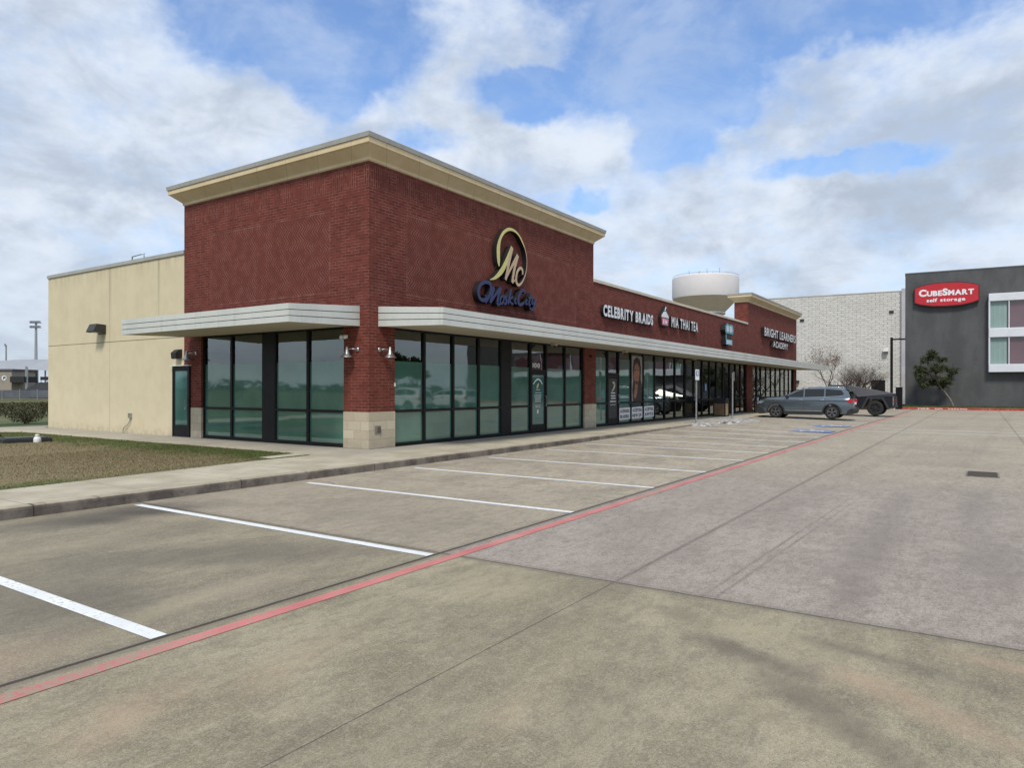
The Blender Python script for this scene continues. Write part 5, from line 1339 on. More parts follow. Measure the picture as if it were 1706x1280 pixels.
def suv(label, loc, rz, paint='carblue', group=None, name='parked_car', roofz=1.66):
    t_ = bpy.data.objects.new(name, None); COL.objects.link(t_)
    tag(t_, label, 'car', group)
    # front is +y. origin at ground centre. length 4.70, half width .92
    yf, yr, R_ = 1.42, -1.37, .35
    AR = .415
    prof = [(2.33, .42), (2.36, .62), (2.34, .84), (2.24, .99), (1.8, 1.09), (1.2, 1.135), (0.95, 1.14), (-1.3, 1.155), (-2.10, 1.145), (-2.24, 1.02), (-2.31, .80), (-2.36, .62), (-2.34, .42), (-2.2, .28)]
    prof += [(yr - AR - .02, .27)] + arc(yr, R_, AR, pi + .12, -.12, 14) + [(yr + AR + .02, .25), (yf - AR - .02, .25)] + arc(yf, R_, AR, pi + .12, -.12, 14) + [(yf + AR + .03, .27), (2.2, .30)]
    lay = [(-.895, .985, .93), (-.92, .99, .955), (-.925, .995, .975), (-.86, 1.0, 1.0), (0, 1.004, 1.015), (.86, 1.0, 1.0), (.925, .995, .975), (.92, .99, .955), (.895, .985, .93)]
    b = MB(); shell(b, prof, .92, lay=lay)
    body = b.build('body', M[paint], t_, False)
    bm = bmesh.new(); bm.from_mesh(body.data)
    bmesh.ops.remove_doubles(bm, verts=bm.verts, dist=1e-5)
    for zz in (.36, .46, .56, .66, .76, .86, .93, .985, 1.02, 1.07):
        bmesh.ops.bisect_plane(bm, geom=bm.verts[:] + bm.edges[:] + bm.faces[:], plane_co=(0, 0, zz), plane_no=(0, 0, 1))
    for yy_ in (-2.2, -2.0, -1.9, -.9, -.3, .4, .9, 1.95, 2.1, 2.22):
        bmesh.ops.bisect_plane(bm, geom=bm.verts[:] + bm.edges[:] + bm.faces[:], plane_co=(0, yy_, 0), plane_no=(0, 1, 0))
    cur = [(.2, .885), (.36, .905), (.56, .922), (.70, .926), (.86, .915), (.93, .905), (.985, .925), (1.02, .915), (1.07, .88), (1.2, .85)]
    for v in bm.verts:
        if abs(v.co.x) > .84:
            z_ = v.co.z; w_ = cur[0][1]
            for q in range(len(cur) - 1):
                if cur[q][0] <= z_ <= cur[q + 1][0]:
                    f_ = (z_ - cur[q][0]) / (cur[q + 1][0] - cur[q][0]); w_ = cur[q][1] + (cur[q + 1][1] - cur[q][1]) * f_
            ty = max(0, (abs(v.co.y) - 1.85) / .5); w_ -= .11 * ty * ty
            v.co.x = (1 if v.co.x > 0 else -1) * min(w_, w_ - (.926 - abs(v.co.x)) * .6 if abs(v.co.x) < .87 else w_)
    bm.to_mesh(body.data); bm.free()
    body.data.polygons.foreach_set('use_smooth', [True] * len(body.data.polygons)); body.data.set_sharp_from_angle(angle=radians(32))
    def hw(z): return .855 - max(0, z - 1.1) / .55 * .185
    top = [(1.12, 1.09), (.55, 1.42), (.25, 1.545), (-.05, 1.60), (-.7, 1.635), (-1.45, 1.61), (-1.98, 1.54), (-2.12, 1.44), (-2.24, 1.10)]
    b = MB()
    n = len(top)
    lays = [(-1.0, .02), (-.94, .0), (0, -.012), (.94, .0), (1.0, .02)]
    i0 = len(b.v)
    for (s_, dz) in lays:
        for (y, z) in top:
            b.v.append((hw(z) * s_, y, z - dz if z > 1.3 else z))
    for l in range(4):
        for k in range(n - 1):
            b.f.append((i0 + l * n + k, i0 + l * n + k + 1, i0 + (l + 1) * n + k + 1, i0 + (l + 1) * n + k)); b.mi.append(0)
    b.f.append(tuple(i0 + k for k in range(n))); b.mi.append(0); b.f.append(tuple(i0 + 4 * n + k for k in reversed(range(n)))); b.mi.append(0)
    ro = b.build('roof', M[paint], t_, True); ro.data.set_sharp_from_angle(angle=radians(30))
    # side windows proud of the cabin sides
    def sidewin(poly, s_, nm='side_window'):
        b = MB(); b.v = [(s_ * (hw(z) + .006), y, z) for y, z in poly] + [(s_ * (hw(z) - .01), y, z) for y, z in poly]
        m_ = len(poly); b.f = [tuple(range(m_)), tuple(reversed(range(m_, 2 * m_)))] + [(k, (k + 1) % m_, m_ + (k + 1) % m_, m_ + k) for k in range(m_)]; b.mi = [0] * len(b.f)
        b.build(nm, M['carglass'], t_)
    for s_ in (-1, 1):
        sidewin([(.90, 1.135), (.03, 1.145), (.03, 1.53), (.20, 1.49), (.50, 1.36)], s_)
        sidewin([(-.04, 1.145), (-.98, 1.16), (-.98, 1.56), (-.04, 1.545)], s_)
        sidewin([(-1.05, 1.165), (-1.78, 1.215), (-1.93, 1.30), (-1.80, 1.50), (-1.05, 1.555)], s_)
        b = MB(); b.tube([(s_ * (hw(1.14) + .006), .95, 1.118), (s_ * (hw(1.14) + .006), 0, 1.128), (s_ * (hw(1.14) + .006), -1.0, 1.143), (s_ * (hw(1.2) + .006), -1.82, 1.195)], .012, 6)
        b.build('window_trim', M['chrome'], t_)
        b = MB(); b.tube([(s_ * .66, .1, 1.585), (s_ * .66, -.02, 1.655), (s_ * .66, -.8, 1.69), (s_ * .66, -1.65, 1.655), (s_ * .66, -1.8, 1.60)], .02, 6); b.build('roof_rail', M['chrome'], t_, True)
        b = MB(); b.box(min(s_ * .88, s_ * 1.03), max(s_ * .88, s_ * 1.03), .78, .90, 1.10, 1.24); b.build('wing_mirror', M['blackmatte'], t_, bevel=.03)
        for dy in (-.0, -1.02):
            b = MB(); b.box(min(s_ * .91, s_ * .945), max(s_ * .91, s_ * .945), .02 + dy, .22 + dy, .985, 1.015); b.build('handle', M['chrome'], t_, bevel=.01)
        # dark sills and arch trim
        b = MB()
        for cy in (yf, yr):
            pr = arc(cy, R_, AR + .055, pi + .05, -.05, 16) + arc(cy, R_, AR - .012, -.05, pi + .05, 16)
            b.prism(pr, s_ * .90, s_ * .937, lambda u, v, w_: (w_, u, v))
        b.box(min(s_ * .86, s_ * .934), max(s_ * .86, s_ * .934), yr + AR + .04, yf - AR - .04, .21, .36)
        b.build('wheel_arch_trim', M['blackmatte'], t_)
        b = MB(); b.box(min(s_ * .915, s_ * .942), max(s_ * .915, s_ * .942), yr + AR + .06, yf - AR - .06, .405, .43); b.build('sill_strip', M['chrome'], t_)
        # door seams
        b = MB()
        for yy_ in (.98, -.01, -1.03): b.box(min(s_ * .90, s_ * .928), max(s_ * .90, s_ * .928), yy_ - .004, yy_ + .004, .42, 1.06)
        b.build('door_seam', M['blackmatte'], t_)
        b = MB(); b.prism([(-2.05, 1.0), (-2.28, 1.06), (-2.335, .97), (-2.33, .84), (-2.16, .87)], s_ * .70, s_ * .915, lambda u, v, w_: (w_, u, v)); b.build('tail_lamp', M['taillamp'], t_, bevel=.01)
        b = MB(); b.prism([(2.0, .90), (2.25, .92), (2.345, .80), (2.2, .76)], s_ * .62, s_ * .90, lambda u, v, w_: (w_, u, v)); b.build('head_lamp', M['headlamp'], t_, bevel=.01)
        wheel(t_, s_ * .80, yf, R_, .23, s_, 'alloy'); wheel(t_, s_ * .80, yr, R_, .23, s_, 'alloy')
    b = MB(); b.prism([(2.36, .26), (2.41, .45), (2.40, .70), (2.375, .76), (2.30, .74), (1.95, .36), (1.95, .24), (2.25, .22)], -.90, .90, lambda u, v, w_: (w_, u, v)); b.build('front_bumper', M['blackmatte'], t_, bevel=.02)
    b = MB(); b.prism([(-2.34, .28), (-2.41, .40), (-2.415, .56), (-2.30, .58), (-1.9, .34), (-1.9, .25)], -.88, .88, lambda u, v, w_: (w_, u, v)); b.build('rear_bumper', M['blackmatte'], t_, bevel=.02)
    b = MB(); b.face([(-.62, 1.06, 1.145), (.62, 1.06, 1.145), (.56, .33, 1.535), (-.56, .33, 1.535)]); 
    b.v = [(x, y + .014, z + .012) for x, y, z in b.v]; b.build('windscreen', M['carglass'], t_, fixn=False)
    b = MB(); b.face([(-.60, -2.262, 1.14), (.60, -2.262, 1.14), (.55, -2.15, 1.42), (-.55, -2.15, 1.42)]); b.build('rear_window', M['carglass'], t_, fixn=False)
    b = MB(); b.prism([(-1.95, 1.575), (-2.26, 1.535), (-2.25, 1.51), (-1.95, 1.54)], -.62, .62, lambda u, v, w_: (w_, u, v)); b.build('spoiler', M[paint], t_)
    b = MB(); b.box(-.26, .26, -2.375, -2.345, .76, .88); b.build('number_plate', M['white'], t_)
    t_.location = loc; t_.rotation_euler = (0, 0, rz)
    return t_
GZ = .095
suv('grey blue SUV with silver roof rails parked nose in at the shopfront', (27.82, -4.75, .085), 0, 'carblue')

def pickup(loc):
    t_ = bpy.data.objects.new('pickup_truck', None); COL.objects.link(t_)
    tag(t_, 'angular matte black pickup truck parked beyond the grey SUV', 'truck')
    yf, yr, R_ = 1.93, -1.88, .445
    def trap(cy): return [(cy - .64, .40), (cy - .36, 1.0), (cy + .36, 1.0), (cy + .64, .40)]
    prof = [(2.84, .52), (2.86, .78), (2.70, .90), (-2.80, 1.16), (-2.84, 1.12), (-2.80, .62), (-2.62, .46)] + trap(yr) + trap(yf)
    # ring must be continuous: bottom edge runs rear -> front through both arches
    b = MB()
    for (x0, x1) in ((-1.0, 1.0),):
        b.prism(prof, x0, x1, lambda u, v, w_: (w_, u, v))
    b.build('body', M['truck'], t_, bevel=.012)
    # upper wedge: sloping planes to the apex
    belt = lambda y: .90 + (2.70 - y) / 5.5 * .26
    pts = [(2.70, .90, .99, .90), (.55, 1.83, .62, belt(.55)), (-.35, 1.80, .62, belt(-.35)), (-2.80, 1.30, .74, belt(-2.8))]
    b = MB()
    for (y, zt, hwt, zb) in pts: b.v += [(-.99, y, zb + .002), (-hwt, y, zt + .003), (hwt, y, zt + .003), (.99, y, zb + .002)]
    for k in range(3):
        for j in range(3): b.f.append((k * 4 + j, (k + 1) * 4 + j, (k + 1) * 4 + j + 1, k * 4 + j + 1)); b.mi.append(0)
    b.f.append((0, 1, 2, 3)); b.f.append((12, 13, 14, 15)); b.mi += [0, 0]
    b.build('cab_roof', M['trucktop'], t_)
    for s_ in (-1, 1):
        b = MB(); q = [(1.7, 1.02), (.5, 1.60), (-.55, 1.56), (-.95, 1.12)]
        def sx(y, z):
            f = (z - belt(y)) / max(.05, (1.8 - belt(y))); return s_ * (.99 - .37 * max(0, min(1, f)) + .012)
        b.face([(sx(y, z), y, z) for y, z in q]); b.build('side_window', M['carglass'], t_, fixn=False)
        for cy in (yf, yr):
            b = MB()
            outer = [(cy - .78, .40), (cy - .43, 1.10), (cy + .43, 1.10), (cy + .78, .40)]
            inner = [(cy + .64, .40), (cy + .36, 1.0), (cy - .36, 1.0), (cy - .64, .40)]
            b.prism(outer + inner, s_ * .985, s_ * 1.045, lambda u, v, w_: (w_, u, v)); b.build('wheel_arch_trim', plain((.028, .029, .034), .1, 4, .6, name='arch_plastic'), t_, bevel=.01)
            wheel(t_, s_ * .87, cy, R_, .28, s_, 'blackmatte', 6)
    b = MB(); b.box(-.95, .95, -2.86, -2.838, .92, .95); b.build('tail_lamp', M['taillamp'], t_)
    b = MB(); b.box(-.98, .98, -2.90, -2.6, .46, .60); b.build('rear_bumper', M['blackmatte'], t_, bevel=.02)
    b = MB(); b.box(-1.002, -.96, -2.84, -2.80, .60, 1.13); b.box(.96, 1.002, -2.84, -2.80, .60, 1.13); b.build('tailgate_edge', M['steel'], t_)
    t_.location = loc
pickup((34.95, -5.45, 0.07))

# ------------------------------------------------------------------ storage building beyond the lot
DV = Vector((-0.0679, 0.9977)); NV = Vector((-0.9977, -0.0679)); B0 = Vector((58.03, -6.99))
def WB(s_, o_, z):       # along wall (positive = away to the left), out towards the lot, height
    p = B0 + DV * s_ + NV * o_; return (p.x, p.y, z)
def wbox(b, s0, s1, o0, o1, z0, z1, mi=0):
    i = len(b.v)
    for z in (z0, z1):
        for (s_, o_) in ((s0, o0), (s1, o0), (s1, o1), (s0, o1)): b.v.append(WB(s_, o_, z))
    for f in ((0, 3, 2, 1), (4, 5, 6, 7), (0, 1, 5, 4), (1, 2, 6, 5), (2, 3, 7, 6), (3, 0, 4, 7)):
        b.f.append(tuple(i + k for k in f)); b.mi.append(mi)
def greywall_fn(g, b):
    c = co(g); x, y, z = g.xyz(c)
    n = g.noise(g.vec(0.0, y, g.mul(z, .4)), 0.8, 6, .6); n2 = g.noise(c, 9, 4, .6)
    cc = g.mix(g.ss(n, .35, .65), (.068, .070, .073), (.096, .099, .102))
    cc = g.mix(g.ss(n2, .5, .7, 0, .3), cc, (.045, .045, .048))
    g.put(b.inputs['Base Color'], cc); bump(g, b, n2, .01, .4)
M['greywall'] = mat('dark_grey_render', rough=.8, fn=greywall_fn)
def splitface_fn(g, b):
    c = co(g); x, y, z = g.xyz(c)
    nd = g.n('ShaderNodeTexBrick'); g.put(nd.inputs['Vector'], g.vec(y, z, 0.0)); nd.inputs['Scale'].default_value = 1
    nd.inputs['Brick Width'].default_value = 0.62; nd.inputs['Row Height'].default_value = 0.2; nd.inputs['Mortar Size'].default_value = .02; nd.inputs['Mortar Smooth'].default_value = .6
    nd.inputs['Color1'].default_value = (.64, .63, .59, 1); nd.inputs['Color2'].default_value = (.68, .675, .635, 1); nd.inputs['Mortar'].default_value = (.58, .575, .54, 1)
    n = g.noise(g.vec(0.0, g.mul(y, 0.8), g.mul(z, 2.2)), 2.2, 6, .7)
    cc = g.mix(g.ss(n, .42, .56, .42, 0), nd.outputs['Color'], (.43, .42, .39))
    n3 = g.noise(c, 0.3, 3, .5)
    cc = g.mix(g.ss(n3, .4, .7, 0, .25), cc, (.42, .40, .34))
    g.put(b.inputs['Base Color'], cc); bump(g, b, g.sub(g.mul(n, 1.2), nd.outputs['Fac']), .05, .8)
M['splitface'] = mat('pale_split_stone', rough=.95, fn=splitface_fn)
sb = thing('storage_building', (64, -12, .15), 'dark grey storage building with a pale rough stone wing on its left', 'building')
b = MB(); wbox(b, 0, -36, 0, -24, 0.0, 11.70); b.build('grey_wall', M['greywall'], sb)
b = MB(); wbox(b, 0.02, -36, .03, -24.03, 11.703, 11.80); b.build('coping', plain((.11, .11, .115), .1, 1, .5, name='dark_coping'), sb)
b = MB(); wbox(b, 0.32, 12.4, -0.3, -24, 0.0, 10.28); b.build('stone_wing', M['splitface'], sb)
b = MB(); wbox(b, 0.3, 12.45, -.27, -24.03, 10.283, 10.36); b.build('coping', plain((.5, .5, .47), .1, 1, .5, name='pale_coping'), sb)
b = MB(); wbox(b, 0.003, 0.30, 0.0, -.6, .3, 10.5); b.build('corner_trim', plain((.45, .44, .46), .1, 1, .5, name='pale_corner_trim'), sb)
# projecting white window bay
s0 = -6.03
def bayz(z0, z1): 
    b = MB(); wbox(b, s0, s0 - 22, .004, .62, z0, z1); b.build('bay_band', M['winframe'], sb, bevel=.03)
bayz(8.94 - .02, 9.55); bayz(5.93, 6.68); bayz(3.05, 3.70)
b = MB(); wbox(b, s0 + .0, s0 - .10, .004, .60, 3.70, 5.93); wbox(b, s0, s0 - .10, .004, .60, 6.68, 8.92); b.build('bay_cheek', M['winframe'], sb)
for (z0, z1) in ((3.70, 5.93), (6.68, 8.92)):
    w_ = MB(); 
    for k in range(5):
        a = s0 - .10 - 1.25 - k * 4.1
        wbox(w_, a, a - .07, .46, .56, z0, z1)
    o = w_.build('window', M['winframe'], sb)
    b = MB()
    for k in range(13): wbox(b, s0 - .12 - k * .085, s0 - .18 - k * .085, .30, .33 + .02 * (k % 2), z0, z1)
    wbox(b, s0 - .10, s0 - 1.25, .27, .30, z0, z1)
    b.build('shutter', M['shutter'], o)
    b = MB(); wbox(b, s0 - 1.25, s0 - 21.9, .27, .30, z0, z1); b.build('pane', M['farglass'], o)
sn = thing('shop_sign', (58.2, -10, 9.7), 'red lozenge sign reading CUBESMART self storage on the grey building', 'sign')
SW = lambda u, o, z: WB(-u, o, z)
def loz(k):
    c_, zc_ = 3.04, 9.73; hw_, hh = 2.30 + k, .98 + k
    return [(c_ - hw_, zc_ - hh * .62), (c_ - hw_ * .8, zc_ - hh * .80), (c_ - hw_ * .45, zc_ - hh * .96), (c_, zc_ - hh), (c_ + hw_ * .45, zc_ - hh * .96), (c_ + hw_ * .8, zc_ - hh * .80), (c_ + hw_, zc_ - hh * .62),
            (c_ + hw_, zc_ + hh * .62), (c_ + hw_ * .8, zc_ + hh * .80), (c_ + hw_ * .45, zc_ + hh * .96), (c_, zc_ + hh), (c_ - hw_ * .45, zc_ + hh * .96), (c_ - hw_ * .8, zc_ + hh * .80), (c_ - hw_, zc_ + hh * .62)]
b = MB(); b.prism(loz(.06), .01, .38, lambda u, v, w_: SW(u, w_, v)); b.build('sign_box', plain((.07, .01, .015), .1, 2, .5, name='dark_red_edge'), sn)
b = MB(); b.prism(loz(-.01), .38, .40, lambda u, v, w_: SW(u, w_, v)); b.build('sign_face', M['red'], sn)
channel('CubeSmart', sn, 1.02, 5.02, 9.62, 10.22, SW, depth=0, standoff=.41, bold=.05, small=.76, name='lettering', single=True, gap=.03)
channel('self storage', sn, 1.60, 4.40, 9.12, 9.42, SW, depth=0, standoff=.41, bold=.03, name='lettering', single=True, capref='l', gap=.06)
# wall fittings on the stone wing
for (s_, z, lab) in ((0.9, 8.4, 'small dark vent high on the pale stone wing near the grey wall'), (8.3, 8.0, 'small dark vent high on the middle of the pale stone wing')):
    b = MB(); wbox(b, s_, s_ + .35, -.29, -.2, z, z + .2)
    tag(b.build('wall_vent', M['blackmatte']), lab, 'vent', 'vents on the stone wing')
e = thing('flood_light', (57.8, -6.2, 5.2), 'white and black flood light on the stone wing beside the lamp post', 'light')
b = MB(); wbox(b, 1.3, 1.75, -.29, .05, 4.95, 5.2); b.build('housing', M['white'], e, bevel=.03)
b = MB(); wbox(b, 1.32, 1.7, -.02, .12, 4.85, 4.95); b.build('lens', M['blackmatte'], e)
e = thing('wall_light', (57.2, 5, 2.2), 'small dark wall light on the stone wing close to the brick building', 'light')
b = MB(); wbox(b, 8.7, 9.1, -.29, .1, 2.2, 2.45); b.build('housing', M['blackmatte'], e, bevel=.03)
# red kerb and grass strip in front of it
b = MB()
i = 0
KB = lambda s_, o_, z: WB(s_, o_, z)
prof = [(5.0, -.03), (5.0, .14), (4.98, .16), (4.83, .16), (4.83, -.03)]
nseg = 40
for k in range(nseg + 1):
    s_ = 1.2 - 60 * k / nseg
    for (o_, z_) in prof: b.v.append(WB(s_, o_, z_))
for k in range(nseg):
    for q in range(4): b.f.append((k * 5 + q, k * 5 + q + 1, (k + 1) * 5 + q + 1, (k + 1) * 5 + q)); b.mi.append(0)
b.f.append((0, 1, 2, 3, 4)); b.mi.append(0)
tag(b.build('red_kerb', M['redkerb']), kind='structure')
kt = MB()
def fl(u, o, z): return WB(-u, 5.0 + o, z)
flet = thing('kerb_lettering', (53.2, -9, .1), 'white stencilled words on the red kerb before the grey building', 'lettering')
for (w_, a, c) in (('FIRE', .95, 1.75), ('NO', 2.15, 2.65), ('PARKING', 3.05, 4.3)):
    channel(w_, flet, a, c, .025, .115, fl, depth=0, standoff=.004, bold=.03, name='word', single=True)
b = MB(); b.face([WB(1.2, 4.83, .155), WB(-60, 4.83, .155), WB(-60, 0, .17), WB(1.2, 0, .17)])
tag(b.build('grass_strip', M['field']), kind='structure')
b = MB(); rg = random.Random(9)
for k in range(9000):
    s_ = rg.uniform(-14, 1.0); o_ = rg.uniform(.1, 4.8); p = WB(s_, o_, 0); h_ = rg.uniform(.04, .13); a = rg.uniform(0, pi)
    i = len(b.v); b.v += [(p[0] - .02 * cos(a), p[1] - .02 * sin(a), .16), (p[0] + .02 * cos(a), p[1] + .02 * sin(a), .16), (p[0] + rg.gauss(0, .03), p[1] + rg.gauss(0, .03), .16 + h_)]
    b.f.append((i, i + 1, i + 2)); b.mi.append(0)
M['greenblade'] = plain((.07, .10, .024), .4, 1.5, .9, name='green_blades')
tag(b.build('verge_grass', M['greenblade'], fixn=False), 'green grass strip along the foot of the grey building', 'grass', kind='stuff')
b = MB(); b.face([(49.35, -2.4, .004), (52.5, -2.4, .004), (52.0, 3, .004), (49.35, 3, .004)])
b = MB(); b.prism([(50.6, -5.6), (52.0, -6.7), (52.45, -5.4), (51.6, -4.0), (50.4, -4.2)], -.03, .15, lambda u, v, w: (u, v, w))
tag(b.build('traffic_island', [M['redkerb'], M['redkerb']]), kind='structure')
# ground beyond the lot edge near the stone wing
b = MB(); b.face([(51.0, -2.0, .02), (57.6, -2.0, .02), (56.8, 22, .02), (50.5, 22, .02)])
tag(b.build('service_yard', M['lot'], fixn=False), kind='structure')

# lamp post, enclosures, fence
e = thing('lamp_post', (44.07 + 6, -7.15 - .5, 0), 'black square lamp post with a flat head reaching right before the pale stone wing', 'street lamp')
LX, LY = 51.5, -6.66 - .42
LX, LY = 50.9, -6.6
e.location = (LX, LY, 0)
H = 5.75
b = MB(); b.box(LX - .09, LX + .09, LY - .09, LY + .09, .6, H); b.build('pole', M['black'], e)
b = MB(); b.lathe([(0, 0), (.26, 0), (.26, .6), (0, .62)], 16, (LX, LY, 0)); b.build('base', M['ramp'], e, False)
b = MB(); b.box(LX - .08, LX + .08, LY - .95, LY - .09, H - .22, H - .10); b.build('lamp_head', M['black'], e, bevel=.02)
for (x, y, w, h_, z0, lab, nm) in ((50.0, -5.75, .55, 2.3, 0, 'tall black cabinet left of the lamp post before the stone wing', 'cabinet'), (53.0, -6.95, .28, 1.75, 0, 'narrow black gate post beside the pale corner trim', 'gate_post')):
    b = MB(); b.box(x - w, x + w, y - w * .8, y + w * .8, z0, h_); b.box(x - w - .03, x + w + .03, y - w * .8 - .03, y + w * .8 + .03, h_ + .003, h_ + .05)
    for k in range(5): b.box(x - w - .012, x - w - .002, y - w * .7, y + w * .7, .4 + k * .3, .43 + k * .3)
    tag(b.build(nm, M['black'], bevel=.01), lab, 'cabinet' if nm == 'cabinet' else 'post')
fe = thing('iron_fence', (51.5, 0, 0), 'thin black iron picket fence before the pale stone wing', 'fence')
b = MB()
for z in (.25, 1.45): b.box(51.48, 51.52, -5.2, 7.9, z, z + .04)
b.build('rail', M['black'], fe)
for k in range(7):
    y = -5.2 + k * 2.18
    b = MB(); b.box(51.46, 51.54, y - .04, y + .04, 0, 1.62); b.build('post', M['black'], fe)
b = MB()
for k in range(100): b.box(51.492, 51.508, -5.12 + k * .13, -5.104 + k * .13, .1, 1.52)
tag(b.build('pickets', M['black'], fe), kind='stuff')

# ------------------------------------------------------------------ trees
def bark_fn(g, b):
    c = co(g); x, y, z = g.xyz(c)
    n = g.noise(g.vec(x, y, g.mul(z, .3)), 14, 5, .7)
    g.put(b.inputs['Base Color'], g.mix(g.ss(n, .35, .65), (.10, .085, .07), (.24, .21, .175))); bump(g, b, n, .01, .6)
M['bark'] = mat('grey_brown_bark', rough=.9, fn=bark_fn)
def leafmat(name, a, c):
    def fn(g, b):
        cc = co(g); n = g.noise(cc, 2.2, 4, .6); n2 = g.noise(cc, 14, 2, .6)
        g.put(b.inputs['Base Color'], g.mix(g.ss(g.add(g.mul(n, .5), g.mul(n2, .5)), .35, .65), a, c))
    return mat(name, rough=.7, spec=.3, fn=fn)
M['leafdark'] = leafmat('dark_evergreen_leaf', (.025, .036, .014), (.075, .095, .036))
M['leafolive'] = leafmat('olive_leaf', (.05, .065, .02), (.13, .135, .05))
M['leafdry'] = leafmat('dry_reddish_leaf', (.10, .055, .04), (.24, .15, .10))
M['hedge'] = leafmat('hedge_leaf', (.03, .028, .013), (.095, .088, .035))
M['twig'] = plain((.085, .062, .052), .3, 4, .9, name='bare_twig')
def tree(name, x, y, z, label, cat, H, spread, trunk_h, rad, depth=5, leaves=0, leafm='leafdark', lsize=.07, lean=(0, 0), nst=1, upright=.55, seed=1, group=None, bias=0.0, kids=(3, 4), flat=1.0):
    rg = random.Random(seed)
    e = thing(name, (x, y, z), label, cat, group, world=False)
    tb = MB(); cb = MB(); tips = []
    def grow(p, d, L, r, lv, mb):
        pts = [p]; rr = [r]; q = p.copy(); dd = d.copy(); n = 4
        for k in range(n):
            dd = (dd + Vector((rg.gauss(0, .13), rg.gauss(0, .13), rg.gauss(0, .08) + .03))).normalized()
            q = q + dd * L / n; pts.append(q.copy()); rr.append(r * (1 - .5 * (k + 1) / n))
        mb.tube(pts, rr, 7 if lv == 0 else (5 if lv < 2 else 3), caps=lv == 0)
        if lv >= depth:
            tips.append(q); tips.append((p + q) / 2); return
        for j in range(rg.randint(*kids)):
            f = rg.uniform(.45, 1.0) if j else 1.0
            k = min(n - 1, int(f * n)); base = pts[k] + (pts[k + 1] - pts[k]) * (f * n - k if k < n else 0) if f < 1 else pts[-1]
            a = rg.uniform(0, 2 * pi); out = Vector((cos(a), sin(a), 0))
            nd = (dd * upright + out * spread * rg.uniform(.5, 1.1) + Vector((0, 0, .15 + bias))).normalized()
            grow(base, nd, L * rg.uniform(.58, .80) * (1 if lv else .8), rr[min(n, k + 1)] * .72, lv + 1, cb)
    for s_ in range(nst):
        a = 2 * pi * s_ / max(1, nst) + rg.uniform(-.3, .3)
        d0 = Vector((lean[0] + (cos(a) * .32 if nst > 1 else 0), lean[1] + (sin(a) * .32 if nst > 1 else 0), 1)).normalized()
        grow(Vector((cos(a) * .1 * (nst > 1), sin(a) * .1 * (nst > 1), -.1)), d0, trunk_h, rad, 0, tb)
    # fit to wanted height
    zmax = max([v[2] for v in cb.v] + [1]); k_ = H / zmax
    tb.v = [(v[0] * k_, v[1] * k_, v[2] * k_) for v in tb.v]
    cb.v = [(v[0] * k_ * flat, v[1] * k_ * flat, v[2] * k_) for v in cb.v]
    tips = [Vector((t_.x * k_ * flat, t_.y * k_ * flat, t_.z * k_)) for t_ in tips]
    tb.build('trunk', M['bark'], e, True)
    if leaves:
        br = cb.build('branches', M['twig'] if leafm == 'leafdry' else M['bark'], e, False, fixn=False)
        lb = MB()
        for i in range(leaves):
            t_ = tips[rg.randrange(len(tips))] + Vector((rg.gauss(0, .11), rg.gauss(0, .11), rg.gauss(0, .09))) * (H / 4.5)
            s_ = lsize * rg.uniform(.6, 1.3); n_ = Vector((rg.gauss(0, 1), rg.gauss(0, 1), rg.gauss(.4, 1))).normalized()
            u = n_.orthogonal().normalized() * s_; v = n_.cross(u).normalized() * s_ * .55
            a = rg.uniform(0, pi); u, v = u * cos(a) + v * sin(a) * 1.8, v * cos(a) - u * sin(a) * .55
            i0 = len(lb.v); lb.v += [tuple(t_ - u), tuple(t_ + v), tuple(t_ + u), tuple(t_ - v)]; lb.f.append((i0, i0 + 1, i0 + 2, i0 + 3)); lb.mi.append(0)
        lb.build('crown', M[leafm], e, fixn=False)
    else:
        cb.build('crown', M['twig'], e, False, fixn=False)
    return e
tree('bare_tree', 49.9, -1.75, .02, 'slender bare tree with a few reddish dry leaves before the pale stone wing', 'tree', 5.5, .85, 2.3, .12, 5, 1300, 'leafdry', .05, seed=23, upright=.8, kids=(3, 5), flat=.85)
tree('bare_tree', 50.2, -4.3, .02, 'low vase shaped bare crepe myrtle behind the parked cars', 'tree', 4.2, .75, 1.2, .085, 5, nst=9, seed=8, upright=.8, kids=(3, 4), leaves=0, flat=1.2)
